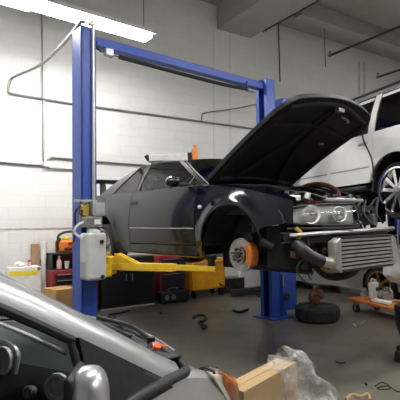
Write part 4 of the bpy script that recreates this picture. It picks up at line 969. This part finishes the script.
# row under the car along the wall
d1 = at(124,.46)
t = thing('storage_cabinet', 'low black cabinet along the wall under the raised car', 'cabinet', d1, WA)
MB().box((0,0,.47),(1.05,.45,.90)).build('body', M['black'], t, bevel=.01)
for x in (-.26,.26):
    q = MB().box((x,-.235,.48),(.50,.02,.84)).build('door', M['matte_black'], t, bevel=.004); MB().box((x-.2*(1 if x > 0 else -1),-.25,.55),(.015,.02,.12)).build('handle', M['grey_plastic'], q)
MB().box((0,-.20,.012),(1.06,.06,.024)).build('plinth', M['cond_white'], t)
chest('tool_cart', 'red tool cart with black drawers beside the low black cabinet', at(168,.42), .60, .44, .90, M['red'], M['black'], [1,1.3], True, z0=.14)
chest('tool_cabinet', 'orange yellow rolling cabinet under the coupe front arm', at(203.5,.46), .80, .45, .78, M['orange_yellow'], M['orange_yellow'], [1], True, z0=.17)
t = thing('tool_case', 'black tool case on the floor before the red tool cart', 'case', fp(176,303), WA)
MB().box((0,.12,.125),(.62,.26,.20)).build('case_body', M['black'], t, bevel=.02); MB().tube([(-.1,.12,.22),(-.08,.12,.27),(.08,.12,.27),(.1,.12,.22)],.012,6,3).build('handle', M['grey_plastic'], t)
for x in (-.2,-.06): MB().cyl((x,-.012,.12),(x,-.02,.12),.05,14).build('dial', M['grey_plastic'], t)
for x in (-.25,.25): MB().box((x,.12,.012),(.06,.2,.026)).build('foot', M['black'], t)
# stand, bottle and jack behind the brake disc
t = thing('parts_crate', 'dark grey crate on the floor behind the brake disc', 'crate', fp(236,293), .35)
mb = MB(); mb.box((0,.2,.02),(.44,.34,.03)); mb.box((0,.03,.16),(.44,.02,.30)); mb.box((0,.37,.16),(.44,.02,.30)); mb.box((-.21,.2,.16),(.02,.34,.30)); mb.box((.21,.2,.16),(.02,.34,.30)); mb.build('crate_shell', M['dark_metal'], t, bevel=.006)
MB().box((0,.2,.318),(.46,.40,.02)).build('lid', M['grey_plastic'], t, bevel=.004)
t = thing('spray_bottle', 'white bottle standing on the dark grey crate', 'bottle', fp(236,293)+V((.12,.21,.328))); MB().lathe([(.001,0),(.045,0),(.047,.02),(.047,.11),(.02,.15),(.02,.17),(.001,.17)]).build('bottle_body', M['plastic_white'], t); MB().cyl((0,0,.165),(0,0,.20),.024,12).build('cap', M['plastic_white'], t)
jk = fp(246,297.5)
t = thing('floor_jack', 'long low black floor jack beneath the coupe front hub', 'jack', jk, -.12)
mb = MB(); mb.box((0,.06,.08),(.62,.04,.09)); mb.box((0,.24,.08),(.62,.04,.09)); mb.box((-.2,.15,.09),(.22,.16,.10)); mb.build('frame', M['matte_black'], t, bevel=.01)
for x in (-.26,.26): MB().cyl((x,.03,.045),(x,.27,.045),.045,14).build('wheel', M['black'], t)
MB().box((.06,.15,.15),(.42,.08,.04),Matrix.Rotation(R(-8),3,'Y')).cyl((.25,.15,.15),(.25,.15,.20),.05,14).build('lift_saddle', M['dark_metal'], t)
MB().cyl((-.28,.15,.12),(-.62,.15,.30),.016,8).build('handle', M['black'], t)

# ------------------------------------------------------------------ right foreground
tc0 = fp(317.5,324.6); tc0 = V((tc0.x*1.05, tc0.y+.32, 0))
ty = thing('tyre', 'black tyre lying flat on the floor beside the far lift post', 'tyre', tc0)
MB().lathe([(.20,.0),(.29,.0),(.325,.03),(.33,.06),(.33,.17),(.325,.20),(.29,.23),(.20,.23),(.19,.20),(.19,.03),(.20,.0)], seg=40).build('tyre_carcass', M['rubber'], ty)
tr = MB()
for k in range(48):
    a = 2*pi*k/48; tr.box((.331*cos(a),.331*sin(a),.115),(.008,.03,.12),a)
tr.build('tread', M['rubber'], ty)
MB().cyl((0,0,.10),(0,0,.215),.195,30).lathe([(.19,.215),(.16,.22),(.12,.19),(.001,.19)],seg=30).build('rim', M['dark_metal'], ty)
tb = thing('turbocharger', 'rusty red brown turbocharger lying on the flat tyre', 'car part', tc0+V((-.03,-.08,.233)))
mb = MB(); mb.tube([(.085*(1-.25*t)*cos(5.6*t),.0,.10+.085*(1-.25*t)*sin(5.6*t)) for t in lin(0,1,18)], lambda t: .045-.018*t, 10); mb.cyl((0,-.05,.10),(0,.06,.10),.05,16)
mb.build('turbine_housing', M['rust'], tb); MB().cyl((0,.05,.10),(0,.13,.10),.045,14).lathe([(.085,.12),(.09,.15),(.06,.18),(.045,.18)],(0,0,.10),(0,1,0),20).build('compressor_housing', M['dark_metal'], tb)
MB().box((.03,0,.215),(.12,.07,.03)).cyl((-.02,0,.19),(-.02,0,.27),.03,12).build('flange', M['rust'], tb, bevel=.006)
# dolly
DU = V((.37,-.93,0)).normalized(); DV = V((.93,.37,0)).normalized(); dO = V((2.43,7.62,0)); dh = .225
dc = dO + DU*.66 + DV*.29
dl = thing('platform_dolly', 'orange red platform dolly on black casters at the right', 'dolly', dc, atan2(DU.y,DU.x))
mb = MB(); mb.box((0,0,dh-.025),(1.32,.58,.05)); mb.build('platform', M['red_orange'], dl, bevel=.01)
for x in (-.52,.52):
    for y in (-.22,.22):
        c = MB().cyl((x,y-.02,.07),(x,y+.02,.07),.07,20).build('caster', M['black'], dl); MB().box((x,y,.14),(.07,.065,.07)).cyl((x,y-.022,.07),(x,y+.022,.07),.03,12).build('caster_fork', M['steel'], c)
def dq(a, b): return dO + DU*a + DV*b + V((0,0,dh))
t = thing('jug', 'white plastic jug standing on the orange dolly', 'jug', dq(.30,.30), .6)
MB().box((0,0,.135),(.17,.10,.27)).build('jug_body', M['plastic_white'], t, bevel=.025, seg=3); MB().cyl((.045,0,.26),(.045,0,.31),.025,14).build('cap', M['plastic_white'], t); MB().tube([(-.06,0,.25),(-.05,0,.31),(.0,0,.32),(.03,0,.28)],.012,8,4).build('handle', M['plastic_white'], t); MB().box((.03,-.051,.16),(.07,.004,.06)).build('label_patch', M['navy'], t)
t = thing('glass_jar', 'small clear jar beside the white jug on the dolly', 'jar', dq(.16,.20)); MB().lathe([(.001,0),(.035,0),(.037,.08),(.03,.10),(.001,.10)]).build('jar_body', M['grey_metal'], t); MB().cyl((0,0,.095),(0,0,.12),.032,14).build('lid', M['grey_plastic'], t)
lt = thing('engine_bracket', 'dark grey metal part behind the white pad on the dolly', 'car part', dq(.50,.36))
MB().box((0,0,.07),(.20,.14,.14),.4).cyl((.02,.0,.12),(.05,.02,.20),.05,14).cyl((-.08,-.03,.06),(-.13,-.03,.10),.045,14).build('casting', M['grey_plastic'], lt, bevel=.02); MB().cyl((.05,-.04,.13),(.07,-.06,.16),.025,10).build('bolt_boss', M['steel'], lt)
t = thing('metal_plate', 'white flat pad lying at the front of the dolly', 'pad', dq(.66,.14), atan2(DU.y,DU.x)); MB().box((0,0,.02),(.36,.13,.04)).build('pad', M['paper'], t, bevel=.006); MB().box((0,-.0,.002),(.39,.16,.004)).build('backing', M['black'], t)
t = thing('tape_measure', 'small yellow and black tool at the right of the white pad', 'tool', dq(.96,.11), .3); MB().box((0,0,.03),(.11,.06,.06)).build('case', M['yellow'], t, bevel=.012); MB().box((0,0,.062),(.11,.064,.01)).box((.05,0,.03),(.03,.064,.05)).build('grip', M['black'], t, bevel=.004)
# stool at the right edge
stl = V((2.262,4.86,0)); t = thing('rolling_stool', 'black rolling stool cut off by the right edge', 'stool', stl)
MB().lathe([(.001,.50),(.17,.50),(.195,.52),(.20,.55),(.19,.585),(.15,.60),(.001,.605)], seg=30).build('seat', M['navy'], t)
MB().lathe([(.10,.22),(.15,.25),(.185,.36),(.195,.50),(.16,.50)], seg=30).build('seat_skirt', M['navy'], t)
MB().cyl((0,0,.10),(0,0,.50),.03,14).build('column', M['black'], t)
for k in range(5):
    a = 2*pi*k/5+3.3; u = V((cos(a),sin(a),0)); l = MB().box(u*.12+V((0,0,.10)),(.22,.04,.03),a).build('leg', M['black'], t, bevel=.006)
    MB().cyl(u*.21+V((0,0,.035))-V((-u.y,u.x,0))*.018,u*.21+V((0,0,.035))+V((-u.y,u.x,0))*.018,.035,14).box(u*.21+V((0,0,.075)),(.04,.04,.05),a).build('caster', M['black'], l)
# open box with plastic film
B1, B2, B3 = fp(221.5,386,.45), fp(276.6,358,.45), fp(242.5,393,.45)
e1 = (B2-B1); L1 = e1.length; u1 = e1/L1; v1 = V((u1.y,-u1.x,0)); W1 = .17
bx = thing('cardboard_box', 'long tan cardboard box standing in front with plastic film over its end', 'box', V((B1.x,B1.y,0)), atan2(u1.y,u1.x))
MB().box((L1/2,-W1/2,.225),(L1,W1,.45)).build('carton', M['card'], bx, bevel=.004); MB().box((L1/2,-W1/2,.4508),(L1*.98,.003,.002)).build('flap_seam', M['card_dark'], bx)
# film
random.seed(11)
fm = MB(); Gf = []
top = B1+u1*(L1*.90)+v1*(W1*.5)
for i in range(46):
    s = i/45; row = []
    for j in range(40):
        q = j/39
        ang = -2.5+q*4.6
        rad = .05+.36*s**.8*(.75+.25*sin(ang*2+1))
        x, y = rad*cos(ang)*.95, rad*sin(ang)*.8
        p = top + u1*(.02)+ V((.10*s,-.02*s,0)) + V((x,y,0))
        z = .455+.10*(1-s)**2*(.6+.4*sin(ang*1.5)) - .46*max(0,s-.22)**1.15/.76
        p.z = max(.012, z)
        n = V((nz_.noise(V((p.x*7,p.y*7,p.z*7))), nz_.noise(V((p.x*7+9,p.y*7,p.z*7))), nz_.noise(V((p.x*8,p.y*8+5,p.z*8)))))
        n2 = nz_.noise(V((p.x*22,p.y*22,p.z*22)))
        p = p + n*.055 + V((0,0,n2*.02)); p.z = max(.01, p.z)
        # stay outside the carton
        l = p - V((B1.x,B1.y,0)); a_, b_ = l.dot(u1), l.dot(v1)
        if -.015 < a_ < L1+.015 and -.015 < b_ < W1+.015 and p.z < .458:
            p.z = .458
        row.append(p)
    Gf.append(row)
fm.grid(Gf)
tag(fm.build('plastic_film', M['film']), 'crumpled clear plastic film draped over the end of the long tan box', 'plastic film')
pp = MB(); pp.tube([fp(346,399,.03),fp(352,394.5,.05),fp(360,397,.04),fp(368,394,.05),fp(370,400,.02)], .014, 6, 4)
tag(pp.build('packing_strip', M['card'], shade=True), 'tan paper packing strip at the bottom beside the plastic film', 'paper')
# floor scraps
def scrap(name, pts, r, m, label, cat='scrap'):
    tag(MB().tube([fp(x,y,r*.9) for x,y in pts], r, 6, 5).build(name, m), label, cat)
scrap('rubber_hose', [(193,318),(197,315.5),(203,315),(206,318),(203,321),(199,321.5),(201,324.5),(206,326),(203,328.5)], .022, M['black'], 's-shaped black hose scrap on the floor below the yellow cabinet', 'hose')
scrap('rubber_strip', [(108,316.5),(112,318.5),(115,317)], .018, M['black'], 'short bent black strip on the floor near the wipers', 'strip'); scrap('rubber_strip', [(109,314.8),(120,312.8),(129,310.5)], .016, M['black'], 'long straight black strip on the floor near the near lift post', 'strip')
scrap('loose_wire', [(375,386),(381,382.5),(387,384),(390,388),(383,389.5),(377,388),(388,386),(396,391),(402,392)], .005, M['black'], 'looped black wire on the floor at lower right', 'wire')
scrap('metal_shard', [(336,361.5),(340,363),(345,362.5)], .008, M['black'], 'dark sliver on the floor right of the plastic film'); scrap('bolt', [(365.8,383),(366.6,384.6)], .010, M['black'], 'small black bolt on the floor at lower right', 'bolt')
scrap('bolt', [(160,312.5),(161.5,313.5)], .016, M['black'], 'small dark nut on the floor before the black tool case', 'bolt'); scrap('bolt', [(216,367.5),(217.5,368.3)], .007, M['black'], 'small black nut on the floor left of the tan box', 'bolt')
scrap('metal_shard', [(233,310),(240,312),(248,309)], .02, M['dark_metal'], 'dark metal bits on the floor left of the far lift post'); scrap('plastic_chip', [(354,324),(356,326)], .014, M['plastic_white'], 'tiny white chip on the floor below the dolly'); scrap('wood_strip', [(358,325.5),(365,321)], .012, M['wood'], 'thin brown stick on the floor below the dolly', 'stick')

# ------------------------------------------------------------------ world and view
w = bpy.data.worlds.new('daylight'); bpy.context.scene.world = w; w.use_nodes = True
w.node_tree.nodes['Background'].inputs[0].default_value = (.95,.97,1,1); w.node_tree.nodes['Background'].inputs[1].default_value = .50
sc = bpy.context.scene
sc.view_settings.view_transform = 'Standard'; sc.view_settings.look = 'None'; sc.view_settings.exposure = 1.05; sc.view_settings.gamma = 1; sc.view_settings.use_curve_mapping = False
sc.cycles.use_denoising = True; sc.cycles.max_bounces = 8; sc.cycles.transparent_max_bounces = 16
